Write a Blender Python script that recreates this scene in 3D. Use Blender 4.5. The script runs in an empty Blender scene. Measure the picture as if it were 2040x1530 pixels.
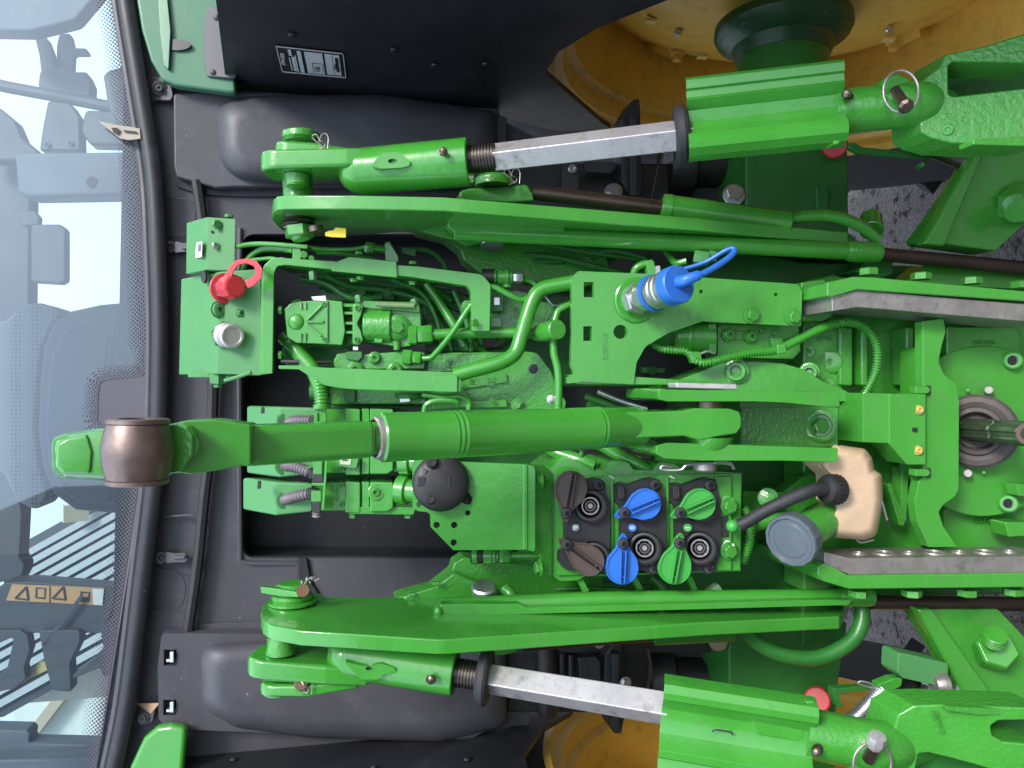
import bpy, bmesh, math, random
from mathutils import Vector, Matrix, geometry
R = math.radians
random.seed(7)
sc = bpy.context.scene
C = sc.collection
# ------------------------------------------------------------------ camera, sky, sun, exposure
S = 0.00075            # metres per unit (a unit spans one photo pixel, 1500 units from the lens)
PITCH = R(12)
CAMP = Vector((0, 0, 1.65))
FV = Vector((0, math.cos(PITCH), -math.sin(PITCH)))
UV_ = Vector((0, math.sin(PITCH), math.cos(PITCH)))
XV = Vector((1, 0, 0))
cam_d = bpy.data.cameras.new('camera')
cam = bpy.data.objects.new('camera', cam_d); C.objects.link(cam)
cam_d.sensor_fit = 'HORIZONTAL'; cam_d.sensor_width = 36; cam_d.lens = 36 * 1500 / 2040
cam_d.clip_start = 0.02; cam_d.clip_end = 3000
m = Matrix.Identity(3); m.col[0] = -UV_; m.col[1] = XV; m.col[2] = -FV
cam.matrix_world = Matrix.Translation(CAMP) @ m.to_4x4()
sc.camera = cam
SUN_EL, SUN_AZ = R(42), R(141)     # azimuth clockwise from +Y
w = bpy.data.worlds.new('World'); sc.world = w; w.use_nodes = True
nt = w.node_tree; bg = nt.nodes['Background']
sky = nt.nodes.new('ShaderNodeTexSky'); sky.sky_type = 'NISHITA'; sky.sun_disc = False
sky.sun_elevation = SUN_EL; sky.sun_rotation = SUN_AZ; sky.dust_density = 3.0; sky.air_density = 1.0; sky.ozone_density = 1.0
tcw = nt.nodes.new('ShaderNodeTexCoord'); nzw = nt.nodes.new('ShaderNodeTexNoise'); nzw.inputs['Scale'].default_value = 1.6; nzw.inputs['Detail'].default_value = 6
rpw = nt.nodes.new('ShaderNodeValToRGB'); rpw.color_ramp.elements[0].position = 0.3; rpw.color_ramp.elements[1].position = 0.7
rpw.color_ramp.elements[0].color = (8.0, 10.1, 13.0, 1); rpw.color_ramp.elements[1].color = (12.2, 14.3, 16.6, 1)
mxw = nt.nodes.new('ShaderNodeMixRGB'); mxw.inputs[0].default_value = 0.72
nt.links.new(tcw.outputs['Generated'], nzw.inputs['Vector']); nt.links.new(nzw.outputs['Fac'], rpw.inputs[0])
spw = nt.nodes.new('ShaderNodeSeparateXYZ'); nt.links.new(tcw.outputs['Generated'], spw.inputs[0])
mrw = nt.nodes.new('ShaderNodeMapRange'); mrw.inputs[1].default_value = 0.0; mrw.inputs[2].default_value = 1.0; mrw.inputs[3].default_value = 0.6; mrw.inputs[4].default_value = 1.5
nt.links.new(spw.outputs[2], mrw.inputs[0])
vmw = nt.nodes.new('ShaderNodeVectorMath'); vmw.operation = 'SCALE'; nt.links.new(rpw.outputs[0], vmw.inputs[0]); nt.links.new(mrw.outputs[0], vmw.inputs['Scale'])
nt.links.new(sky.outputs[0], mxw.inputs[1]); nt.links.new(vmw.outputs[0], mxw.inputs[2]); nt.links.new(mxw.outputs[0], bg.inputs[0])
bg.inputs[1].default_value = 0.1
sd = bpy.data.lights.new('sun', 'SUN'); sd.energy = 2.1; sd.angle = R(16); sd.color = (1, 0.96, 0.9)
sun = bpy.data.objects.new('sun', sd); C.objects.link(sun)
sdir = Vector((math.sin(SUN_AZ) * math.cos(SUN_EL), math.cos(SUN_AZ) * math.cos(SUN_EL), math.sin(SUN_EL)))
sun.rotation_euler = sdir.to_track_quat('Z', 'Y').to_euler(); sun.location = (0, -3, 6)
sc.view_settings.view_transform = 'Standard'; sc.view_settings.look = 'None'; sc.view_settings.exposure = 0.75; sc.view_settings.gamma = 1
sc.cycles.max_bounces = 8; sc.cycles.transparent_max_bounces = 12

# ------------------------------------------------------------------ coordinates
def W(x, y, z): return CAMP + S * (x * XV + y * FV + z * UV_)
def kk(d): return (1500 + d) / 1500
def P(u, v, d=0):
    k = kk(d); return W((765 - v) * k, 1500 + d, (1020 - u) * k)
def PX(u, v, X):
    k = X / (765 - v); return P(u, v, (k - 1) * 1500)
def Dv(x, y, z): return (x * XV + y * FV + z * UV_)
FWD = Vector((0, 1, 0))          # the tractor's forward
BACK = -FWD
UP = Vector((0, 0, 1))
def lin(u0, a, u1, b): return lambda u, v=0: a + (b - a) * (u - u0) / (u1 - u0)
def dd(d, u, v): return d(u, v) if callable(d) else d
def norm(v): return v.normalized()
def basis(n):
    n = n.normalized(); t = Vector((1, 0, 0)) if abs(n.x) < 0.9 else Vector((0, 0, 1))
    a = (t - n * t.dot(n)).normalized(); return a, n.cross(a), n
def rnd(pts, r, n=4):
    out = []; N = len(pts)
    for i in range(N):
        p = Vector(pts[i][:2]); rr = pts[i][2] if len(pts[i]) > 2 else r
        a = Vector(pts[i - 1][:2]) - p; b = Vector(pts[(i + 1) % N][:2]) - p
        if rr <= 0 or a.length < 1e-6 or b.length < 1e-6: out.append(tuple(p)); continue
        la, lb = a.length, b.length; a.normalize(); b.normalize()
        ang = a.angle(b, math.pi)
        if ang > R(172): out.append(tuple(p)); continue
        t = min(rr / math.tan(ang / 2), la * .49, lb * .49)
        p0 = p + a * t; p1 = p + b * t
        for j in range(n + 1):
            s = j / n; out.append(tuple(p0 * (1 - s) ** 2 + p * 2 * s * (1 - s) + p1 * s * s))
    return out
def circ(u, v, r, n=24, r2=None, a0=0): return [(u + r * math.cos(a0 + 2 * math.pi * i / n), v + (r2 or r) * math.sin(a0 + 2 * math.pi * i / n)) for i in range(n)]
def rect(u0, v0, u1, v1): return [(u0, v0), (u1, v0), (u1, v1), (u0, v1)]
def spline(pts, n=8):
    P_ = [Vector(p) for p in pts]; out = []
    for i in range(len(P_) - 1):
        a = P_[i - 1] if i > 0 else 2 * P_[0] - P_[1]; b, c = P_[i], P_[i + 1]
        d = P_[i + 2] if i + 2 < len(P_) else 2 * P_[-1] - P_[-2]
        for j in range(n):
            t = j / n
            out.append(0.5 * ((2 * b) + (c - a) * t + (2 * a - 5 * b + 4 * c - d) * t * t + (3 * b - a - 3 * c + d) * t ** 3))
    out.append(P_[-1]); return out

# ------------------------------------------------------------------ mesh builder
class MB:
    def __init__(s): s.v = []; s.f = []
    def add(s, vs, fs):
        o = len(s.v); s.v += [Vector(p) for p in vs]; s.f += [tuple(i + o for i in f) for f in fs]; return s
    def poly(s, pts, vec, holes=()):
        """extrude a world-space polygon (with holes) by vec"""
        loops = [[Vector(p) for p in pts]] + [[Vector(p) for p in h] for h in holes]
        n = Vector((0, 0, 0)); L = loops[0]
        for i in range(len(L)): n += L[i - 1].cross(L[i])
        if n.dot(vec) > 0: loops[0].reverse()
        for h in loops[1:]:
            n2 = Vector((0, 0, 0))
            for i in range(len(h)): n2 += h[i - 1].cross(h[i])
            if n2.dot(vec) < 0: h.reverse()
        flat = [p for l in loops for p in l]; N = len(flat); fs = []
        if holes:
            for t in geometry.tessellate_polygon(loops):
                a, b, c = (flat[i] for i in t)
                if (b - a).cross(c - a).dot(vec) > 0: t = t[::-1]
                fs.append(tuple(t)); fs.append(tuple(i + N for i in t[::-1]))
        else:
            fs.append(tuple(range(N))); fs.append(tuple(range(2 * N - 1, N - 1, -1)))
        o = 0
        for l in loops:
            m_ = len(l)
            for i in range(m_):
                a = o + i; b = o + (i + 1) % m_; fs.append((b, a, a + N, b + N))
            o += m_
        return s.add(flat + [p + vec for p in flat], fs)
    def plate(s, out, d, th, dr=None, holes=(), r=0):
        """outline in photo units on a sheet facing the lens at depth d, th units thick"""
        if r: out = rnd(out, r)
        pts = [P(p[0], p[1], dd(d, p[0], p[1])) for p in out]
        hs = [[P(p[0], p[1], dd(d, p[0], p[1])) for p in h] for h in holes]
        return s.poly(pts, (dr or FWD).normalized() * th * S, hs)
    def dome(s, out, d, h, inset, back=20, steps=7):
        """a moulded swelling: the outline rises h units towards the viewer while rounding in by inset"""
        N = len(out); Q = [Vector(p[:2]) for p in out]
        us = [q.x for q in Q]; ws = [q.y for q in Q]; c_ = Vector(((min(us) + max(us)) / 2, (min(ws) + max(ws)) / 2)); hu = (max(us) - min(us)) / 2; hv = (max(ws) - min(ws)) / 2
        vs = [P(q.x, q.y, dd(d, q.x, q.y) + back) for q in Q]; fs = []
        for j in range(steps + 1):
            a = math.pi / 2 * j / steps; off = inset * (1 - math.cos(a)); hh = h * math.sin(a)
            for q in Q:
                w_ = Vector((c_.x + (q.x - c_.x) * (1 - off / hu), c_.y + (q.y - c_.y) * (1 - off / hv))); vs.append(P(w_.x, w_.y, dd(d, w_.x, w_.y) - hh))
        for j in range(steps + 1):
            for i in range(N): fs.append((j * N + i, j * N + (i + 1) % N, (j + 1) * N + (i + 1) % N, (j + 1) * N + i))
        fs.append(tuple(range((steps + 1) * N, (steps + 2) * N))); fs.append(tuple(range(N - 1, -1, -1)))
        return s.add(vs, fs)
    def xplate(s, out, v, dref, th, side=1):
        """plate in the fore-aft/vertical plane; outline (u, d); v = where its inner face shows at depth dref"""
        pts = []
        for (u, d) in out:
            k = kk(dd(dref, u, 0)); pts.append(W((765 - dd(v, u, 0)) * k, 1500 + d, (1020 - u) * k))
        return s.poly(pts, XV * side * th * S)
    def lathe(s, p0, p1, prof, seg=24, a0=0.0, cap=True, absolute=True):
        """revolve profile [(t, r)] in units about p0->p1; t from p0 in units"""
        a, b, n = basis(p1 - p0); vs = []; fs = []
        if cap and prof[0][1] > 1: prof = [(prof[0][0], prof[0][1] * .93)] + list(prof)
        if cap and prof[-1][1] > 1: prof = list(prof) + [(prof[-1][0], prof[-1][1] * .93)]
        for (t, r) in prof:
            for i in range(seg):
                th = a0 + 2 * math.pi * i / seg; vs.append(p0 + n * t * S + (a * math.cos(th) + b * math.sin(th)) * r * S)
        for j in range(len(prof) - 1):
            for i in range(seg):
                q = (i + 1) % seg; fs.append((j * seg + i, j * seg + q, (j + 1) * seg + q, (j + 1) * seg + i))
        if cap:
            fs.append(tuple(range(seg - 1, -1, -1))); fs.append(tuple(range((len(prof) - 1) * seg, len(prof) * seg)))
        return s.add(vs, fs)
    def cyl(s, p0, p1, r0, r1=None, seg=24, ch=0, a0=0.0):
        L = (p1 - p0).length / S; r1 = r0 if r1 is None else r1
        pr = [(0, r0), (L, r1)] if not ch else [(0, r0 - ch), (ch, r0), (L - ch, r1), (L, r1 - ch)]
        return s.lathe(p0, p1, pr, seg, a0)
    def tube(s, pts, r, seg=10, sm=6, corr=0, amp=1.5, flat=1.0, closed=False, rf=None):
        """sweep along photo points (u,v,d) with radius r (photo px at that depth)"""
        q = spline(pts, sm) if sm > 1 else [Vector(p) for p in pts]
        w_ = [P(*p) for p in q]; ks = [kk(p[2]) for p in q]
        if corr:
            L = [0]
            for i in range(1, len(w_)): L.append(L[-1] + (w_[i] - w_[i - 1]).length / S)
            n = max(4, int(L[-1] / corr * 4)); nw = []; nk = []; j = 0
            for i in range(n + 1):
                t = L[-1] * i / n
                while j < len(L) - 2 and L[j + 1] < t: j += 1
                f = (t - L[j]) / max(1e-9, L[j + 1] - L[j]); nw.append(w_[j].lerp(w_[j + 1], f)); nk.append(ks[j] * (1 - f) + ks[j + 1] * f)
            w_, ks = nw, nk
        N = len(w_); vs = []; fs = []; prev = None
        for i in range(N):
            t = (w_[(i + 1) % N if closed else min(i + 1, N - 1)] - w_[i - 1 if (closed or i > 0) else 0]).normalized()
            if prev is None: a, b, _ = basis(t)
            else:
                a = (prev - t * prev.dot(t)).normalized(); b = t.cross(a)
            prev = a
            rr = (r if not callable(r) else r(i / (N - 1))) * ks[i]
            if corr: rr += (amp if i % 4 in (1, 2) else -amp)
            for j in range(seg):
                th = 2 * math.pi * j / seg; vs.append(w_[i] + (a * math.cos(th) + b * math.sin(th) * flat) * rr * S)
        for i in range(N if closed else N - 1):
            for j in range(seg):
                q2 = (j + 1) % seg; i2 = (i + 1) % N; fs.append((i * seg + j, i * seg + q2, i2 * seg + q2, i2 * seg + j))
        if not closed: fs.append(tuple(range(seg - 1, -1, -1))); fs.append(tuple(range((N - 1) * seg, N * seg)))
        return s.add(vs, fs)
    def bar(s, p0, p1, hw, hh, hw1=None, hh1=None, roll=0.0, ref=None):
        """square bar between world points, half sizes in units"""
        n = (p1 - p0).normalized(); rf = ref or FV
        b = (rf - n * rf.dot(n)).normalized(); a = b.cross(n)
        a, b = a * math.cos(roll) + b * math.sin(roll), b * math.cos(roll) - a * math.sin(roll)
        hw1 = hw if hw1 is None else hw1; hh1 = hh if hh1 is None else hh1; vs = []
        for p, x, y in ((p0, hw, hh), (p1, hw1, hh1)):
            for sx, sy in ((-1, -1), (1, -1), (1, 1), (-1, 1)): vs.append(p + a * sx * x * S + b * sy * y * S)
        return s.add(vs, [(3, 2, 1, 0), (4, 5, 6, 7), (0, 1, 5, 4), (1, 2, 6, 5), (2, 3, 7, 6), (3, 0, 4, 7)])
    def ball(s, p, r, seg=16, sq=1.0, n=None):
        n = n or Vector((0, 0, 1)); pr = []
        for i in range(9):
            a = -math.pi / 2 + math.pi * i / 8; pr.append((sq * r * math.sin(a), max(0.01, r * math.cos(a))))
        return s.lathe(p, p + n.normalized() * S, pr, seg, cap=False)
    def hexa(s, p, n, r, h, ch=0.12):
        n = n.normalized(); return s.lathe(p, p + n, [(0, r), (h * (1 - ch), r), (h, r * .9)], 6, a0=0.3)
    def make(s, name, mt, parent=None, bevel=0, seg=2, sharp=32, label=None, kind=None, smooth=True, clean=True):
        me = bpy.data.meshes.new(name); n = len(s.v)
        c = sum(s.v, Vector()) / n
        me.from_pydata([p - c for p in s.v], [], s.f); me.materials.append(mt)
        bm = bmesh.new(); bm.from_mesh(me); bmesh.ops.recalc_face_normals(bm, faces=bm.faces[:]); bm.to_mesh(me); bm.free()
        if smooth:
            me.polygons.foreach_set('use_smooth', [True] * len(me.polygons)); me.set_sharp_from_angle(angle=R(sharp))
        o = bpy.data.objects.new(name, me); C.objects.link(o); o.location = c
        if parent: attach(o, parent)
        if bevel:
            b = o.modifiers.new('b', 'BEVEL'); b.width = bevel * S; b.segments = seg; b.limit_method = 'ANGLE'; b.angle_limit = R(34); b.harden_normals = True
            b.use_clamp_overlap = True
        if label: o['label'] = label
        if kind: o['kind'] = kind
        return o
ROOTLOC = {}
def wloc(o):
    p = o.location.copy(); q = o.parent
    while q: p += q.location; q = q.parent
    return p
def attach(o, parent):
    o.location = o.location - wloc(parent); o.parent = parent
def thing(name, label, cat, loc, group=None):
    o = bpy.data.objects.new(name, None); C.objects.link(o); o.location = loc; o['label'] = label; o['category'] = cat
    o.empty_display_size = .05
    if group: o['group'] = group
    return o

# ------------------------------------------------------------------ materials
def mat(name, col, rough=0.4, metal=0.0, bump=0.0, bscale=300, var=0.06, spec=0.5, coat=0.0, dirt=None, dscale=12, damt=.25, trans=0, sss=0, bdet=3, speck=None):
    m_ = bpy.data.materials.new(name); m_.use_nodes = True; t = m_.node_tree; b = t.nodes['Principled BSDF']
    tc = t.nodes.new('ShaderNodeTexCoord'); vec = tc.outputs['Object']
    n1 = t.nodes.new('ShaderNodeTexNoise'); n1.inputs['Scale'].default_value = dscale; n1.inputs['Detail'].default_value = 8; n1.inputs['Roughness'].default_value = .65
    t.links.new(vec, n1.inputs['Vector'])
    rp = t.nodes.new('ShaderNodeValToRGB'); rp.color_ramp.elements[0].position = .3; rp.color_ramp.elements[1].position = .75
    c = Vector(col); rp.color_ramp.elements[0].color = (*(c * (1 - var)), 1); rp.color_ramp.elements[1].color = (*(c * (1 + var)), 1)
    t.links.new(n1.outputs['Fac'], rp.inputs[0]); outc = rp.outputs[0]
    if dirt:
        n2 = t.nodes.new('ShaderNodeTexNoise'); n2.inputs['Scale'].default_value = dscale * 2.3; n2.inputs['Detail'].default_value = 10; n2.inputs['Roughness'].default_value = .75
        t.links.new(vec, n2.inputs['Vector'])
        r2 = t.nodes.new('ShaderNodeValToRGB'); r2.color_ramp.elements[0].position = .52; r2.color_ramp.elements[1].position = .72
        r2.color_ramp.elements[0].color = (0, 0, 0, 1); r2.color_ramp.elements[1].color = (damt,) * 3 + (1,)
        t.links.new(n2.outputs['Fac'], r2.inputs[0])
        mx = t.nodes.new('ShaderNodeMixRGB'); mx.inputs[2].default_value = (*dirt, 1)
        t.links.new(r2.outputs[0], mx.inputs[0]); t.links.new(outc, mx.inputs[1]); outc = mx.outputs[0]
    if speck:
        n4 = t.nodes.new('ShaderNodeTexVoronoi'); n4.inputs['Scale'].default_value = 75; t.links.new(vec, n4.inputs['Vector'])
        n5 = t.nodes.new('ShaderNodeTexNoise'); n5.inputs['Scale'].default_value = 31; t.links.new(vec, n5.inputs['Vector'])
        r4 = t.nodes.new('ShaderNodeMath'); r4.operation = 'LESS_THAN'; t.links.new(n4.outputs['Distance'], r4.inputs[0])
        r5 = t.nodes.new('ShaderNodeMapRange'); r5.inputs[1].default_value = .55; r5.inputs[2].default_value = .8; r5.inputs[3].default_value = 0.0; r5.inputs[4].default_value = .16
        t.links.new(n5.outputs['Fac'], r5.inputs[0]); t.links.new(r5.outputs[0], r4.inputs[1])
        m4 = t.nodes.new('ShaderNodeMixRGB'); m4.inputs[2].default_value = (*speck, 1); t.links.new(r4.outputs[0], m4.inputs[0]); t.links.new(outc, m4.inputs[1]); outc = m4.outputs[0]
    t.links.new(outc, b.inputs['Base Color'])
    mr = t.nodes.new('ShaderNodeMapRange'); mr.inputs[1].default_value = .3; mr.inputs[2].default_value = .7
    mr.inputs[3].default_value = rough * .8; mr.inputs[4].default_value = min(1, rough * 1.25)
    t.links.new(n1.outputs['Fac'], mr.inputs[0]); t.links.new(mr.outputs[0], b.inputs['Roughness'])
    b.inputs['Metallic'].default_value = metal; b.inputs['Specular IOR Level'].default_value = spec
    b.inputs['Coat Weight'].default_value = coat; b.inputs['Coat Roughness'].default_value = .08
    b.inputs['Transmission Weight'].default_value = trans
    if sss:
        b.inputs['Subsurface Weight'].default_value = sss; b.inputs['Subsurface Radius'].default_value = (.02, .012, .006); b.inputs['Subsurface Scale'].default_value = .5
    if bump:
        n3 = t.nodes.new('ShaderNodeTexNoise'); n3.inputs['Scale'].default_value = bscale; n3.inputs['Detail'].default_value = bdet
        t.links.new(vec, n3.inputs['Vector'])
        bp = t.nodes.new('ShaderNodeBump'); bp.inputs['Strength'].default_value = .6; bp.inputs['Distance'].default_value = bump
        t.links.new(n3.outputs['Fac'], bp.inputs['Height']); t.links.new(bp.outputs[0], b.inputs['Normal']); 
        if coat: t.links.new(bp.outputs[0], b.inputs['Coat Normal'])
    return m_
GC = (0.050, 0.29, 0.031)
GREEN = mat('green_paint', GC, .26, bump=.0006, bscale=70, var=.13, coat=.65, speck=(.13, .22, .10), dirt=(.10, .20, .08), damt=.4, dscale=9)
GCAST = mat('green_paint_on_casting', GC, .30, bump=.0016, bscale=170, var=.1, coat=.6, dirt=(.10, .2, .07), damt=.3)
GROUGH = mat('green_paint_on_rough_casting', (.048, .275, .031),   .3, bump=.0024, bscale=170, var=.1, coat=.7, dirt=(.16, .22, .09), damt=.5, dscale=20)
GDARK = mat('green_paint_shaded', (.022, .165, .024), .42, bump=.0006, bscale=150, var=.12, coat=.1, dirt=(.05, .07, .04), damt=.4)  # darker copy of the green, shade painted in for deep-set parts
GPALE = mat('green_paint_satin', (.070, .25, .080), .46, bump=.0003, bscale=140, var=.05, dirt=(.10, .2, .1), damt=.2)
PLAS = mat('grey_plastic', (.070, .068, .079), .46, bump=.0004, bscale=900, var=.12, dirt=(.19, .18, .19), damt=.25, dscale=7, speck=(.3, .29, .28))
PLASD = mat('black_plastic_shell', (.019, .019, .024), .42, bump=.0003, bscale=700, var=.2, dirt=(.09, .09, .1), damt=.2, dscale=6, speck=(.16, .16, .17))
BLACK = mat('black_moulding', (.02, .019, .021), .45, bump=.0003, bscale=900, var=.15, dirt=(.07, .07, .07), damt=.25)
RUB = mat('rubber', (.022, .022, .026), .6, bump=.0003, bscale=500, var=.15, dirt=(.08, .07, .07), damt=.3)
DARKM = mat('dark_metal_and_shade', (.014, .016, .015), .5, bump=.0006, bscale=120, var=.3)  # near-black for dark assemblies, and for shade painted into gaps
ZINC = mat('zinc_plate', (.62, .62, .64), .3, metal=.9, bump=.0002, bscale=500, var=.1, dirt=(.3, .28, .26), damt=.4)
BARE = mat('bright_bar_steel', (.60, .57, .58), .38, metal=.55, bump=.0003, bscale=260, var=.1, dirt=(.26, .19, .16), damt=.85, dscale=20)
RAIL = mat('worn_rail_steel', (.36, .335, .315), .36, metal=.65, bump=.0007, bscale=180, var=.18, dirt=(.07, .06, .05), damt=.6, dscale=30)
STEEL = mat('dark_oily_steel', (.16, .125, .10), .3, metal=.85, bump=.0003, bscale=200, var=.25, dirt=(.07, .04, .03), damt=.6)
BALLM = mat('browned_ball_steel', (.20, .145, .13), .38, metal=.75, bump=.0003, bscale=90, var=.3, dirt=(.42, .32, .28), damt=.5, dscale=22)
THRD = mat('greased_thread_steel', (.09, .075, .065), .35, metal=.8, bump=.0004, bscale=400, var=.2)
RODB = mat('brown_rod', (.055, .034, .028), .35, metal=.3, bump=.0003, bscale=120, var=.3)
RED = mat('red_plastic', (.58, .035, .045), .4, bump=.0002, bscale=300, var=.08, dirt=(.4, .1, .1), damt=.45, dscale=30)
BLUE = mat('blue_plastic', (.025, .15, .56), .38, bump=.0002, bscale=300, var=.05, dirt=(.12, .2, .38), damt=.6, dscale=28, speck=(.2, .25, .35))
GCAP = mat('green_plastic', (.05, .33, .055), .4, bump=.0002, bscale=300, var=.05)
BROWN = mat('brown_plastic', (.085, .058, .05), .45, bump=.0003, bscale=300, var=.07, dirt=(.15, .13, .11), damt=.3)
AMBER = mat('amber_plastic', (.60, .43, .285), .36, bump=.0007, bscale=60, var=.12, dirt=(.35, .2, .1), damt=.45, sss=.08, dscale=10)
YEL = mat('yellow_paint', (.82, .50, .085), .36, bump=.0004, bscale=60, var=.07, coat=.2, dirt=(.30, .2, .08), damt=.6, speck=(.25, .17, .08))
YTAG = mat('yellow_tag', (.75, .58, .04), .5)
GREYC = mat('grey_cap_plastic', (.085, .105, .125), .4, bump=.0003, bscale=120, var=.06, dirt=(.2, .22, .24), damt=.3)
HOSE = mat('ribbed_hose_grey', (.16, .13, .15), .5, var=.1)
WHITE = mat('white_label', (.72, .72, .70), .5, var=.03)
INK = mat('black_ink_and_hole_shade', (.02, .02, .022), .5)  # black for print, and for shade painted in holes and slots
LABW = mat('label_print_white', (.55, .56, .6), .5)
CABIN = mat('cab_trim', (.10, .115, .14), .6, bump=.0003, bscale=500, var=.1)
CABD = mat('cab_trim_dark', (.045, .05, .06), .55, bump=.0003, bscale=500, var=.1)
FENG = mat('green_fender_hazed', (.045, .17, .085), .36, var=.05, coat=.3, dirt=(.12, .17, .14), damt=.4)  # fender green dulled and greyed, the haze over it painted in

def bolt_mesh(name, mt, nib=True, washer=True, nibmat=None):
    b = MB(); z = Vector((0, 0, 1)); o = Vector((0, 0, 0)); q = 1 / S
    if washer: b.lathe(o, z, [(0, 1.32 * q * 1), (.12 * q, 1.32 * q), (.16 * q, 1.22 * q)], 20)
    b.lathe(o + z * (.1), z * 2, [(0, q), (.62 * q, q), (.72 * q, .88 * q)], 6)
    if nib: b.lathe(o + z * .6, z * 2, [(0, .5 * q), (.45 * q, .5 * q), (.5 * q, .42 * q)], 12)
    me = bpy.data.meshes.new(name); me.from_pydata(b.v, [], b.f); me.materials.append(mt)
    bm = bmesh.new(); bm.from_mesh(me); bmesh.ops.recalc_face_normals(bm, faces=bm.faces[:]); bm.to_mesh(me); bm.free()
    me.polygons.foreach_set('use_smooth', [True] * len(me.polygons)); me.set_sharp_from_angle(angle=R(30)); return me
def socket_mesh(name, mt):
    """cap screw with a hexagon socket"""
    b = MB(); z = Vector((0, 0, 1)); o = Vector((0, 0, 0)); q = 1 / S
    b.lathe(o, z, [(0, q), (.75 * q, q), (.85 * q, .9 * q), (.85 * q, .55 * q), (.3 * q, .5 * q), (.3 * q, .02 * q)], 18, cap=False)
    me = bpy.data.meshes.new(name); me.from_pydata(b.v, [], b.f); me.materials.append(mt)
    bm = bmesh.new(); bm.from_mesh(me); bmesh.ops.recalc_face_normals(bm, faces=bm.faces[:]); bm.to_mesh(me); bm.free()
    me.polygons.foreach_set('use_smooth', [True] * len(me.polygons)); me.set_sharp_from_angle(angle=R(30)); return me
BM_ = {}
for nm, mt in (('g', GREEN), ('z', ZINC), ('d', GDARK), ('p', GPALE), ('s', PLASD), ('k', STEEL), ('y', YEL), ('x', PLAS), ('c', CABIN)):
    BM_[nm] = bolt_mesh('bolt', mt); BM_[nm + 'n'] = bolt_mesh('bolt', mt, nib=False); BM_[nm + 'c'] = bolt_mesh('bolt', mt, nib=False, washer=False)
    BM_['s' + nm] = socket_mesh('cap_screw', mt)
def bolt(kind, u, v, d, r, parent, n=None, name='bolt', stretch=1.0, label=None, spin=None):
    o = bpy.data.objects.new(name, BM_[kind]); C.objects.link(o)
    n = (n or BACK).normalized(); sz = r * kk(d) * S
    o.location = P(u, v, d); o.rotation_mode = 'QUATERNION'
    q = n.to_track_quat('Z', 'Y'); sp = random.random() * 2 if spin is None else spin
    o.rotation_quaternion = q @ Matrix.Rotation(sp, 3, 'Z').to_quaternion(); o.scale = (sz, sz, sz * stretch)
    attach(o, parent)
    if label: o['label'] = label
    return o
def text(name, s_, u, v, d, size, mt, parent, right=None, up=None, th=1.0, off=0.0, label=None, bold=0.0, cx='CENTER'):
    """raised or printed characters; they read left to right along +X of the world"""
    cu = bpy.data.curves.new(name, 'FONT'); cu.body = s_; cu.size = size * kk(d) * S; cu.extrude = th * S; cu.align_x = cx; cu.align_y = 'CENTER'
    cu.offset = bold * S; cu.resolution_u = 3
    o0 = bpy.data.objects.new('t', cu); C.objects.link(o0); bpy.context.view_layer.update()
    me = bpy.data.meshes.new_from_object(o0); bpy.data.objects.remove(o0)
    o = bpy.data.objects.new(name, me); C.objects.link(o); me.materials.clear(); me.materials.append(mt)
    rt = (right or XV).normalized(); up_ = (up or UV_); n = rt.cross(up_).normalized(); up_ = n.cross(rt)
    M3 = Matrix.Identity(3); M3.col[0] = rt; M3.col[1] = up_; M3.col[2] = n
    for vv in me.vertices: vv.co = M3 @ vv.co
    o.location = P(u, v, d) + n * off * S; attach(o, parent)
    if label: o['label'] = label
    return o
# ================================================================== SETTING
def gravel():
    m_ = bpy.data.materials.new('gravel'); m_.use_nodes = True; t = m_.node_tree; b = t.nodes['Principled BSDF']
    tc = t.nodes.new('ShaderNodeTexCoord')
    vo = t.nodes.new('ShaderNodeTexVoronoi'); vo.inputs['Scale'].default_value = 150; t.links.new(tc.outputs['Object'], vo.inputs['Vector'])
    nz = t.nodes.new('ShaderNodeTexNoise'); nz.inputs['Scale'].default_value = 9; nz.inputs['Detail'].default_value = 8; t.links.new(tc.outputs['Object'], nz.inputs['Vector'])
    rp = t.nodes.new('ShaderNodeValToRGB'); rp.color_ramp.elements[0].color = (.035, .03, .028, 1); rp.color_ramp.elements[1].color = (.19, .155, .14, 1)
    mx = t.nodes.new('ShaderNodeMixRGB'); mx.inputs[0].default_value = .5; t.links.new(vo.outputs['Color'], mx.inputs[1]); t.links.new(nz.outputs['Fac'], mx.inputs[2])
    t.links.new(mx.outputs[0], rp.inputs[0]); t.links.new(rp.outputs[0], b.inputs['Base Color']); b.inputs['Roughness'].default_value = .85
    bp = t.nodes.new('ShaderNodeBump'); bp.inputs['Strength'].default_value = 1; bp.inputs['Distance'].default_value = .004
    t.links.new(vo.outputs['Distance'], bp.inputs['Height']); t.links.new(bp.outputs[0], b.inputs['Normal']); return m_
GRAV = gravel()
g = MB(); n_ = 70
for i in range(n_ + 1):
    for j in range(n_ + 1):
        g.v.append(Vector((-400 + 800 * i / n_, -400 + 800 * j / n_, 0)))
for i in range(n_):
    for j in range(n_):
        a = i * (n_ + 1) + j; g.f.append((a, a + n_ + 1, a + n_ + 2, a + 1))
go = g.make('ground', GRAV, kind='structure')
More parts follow.
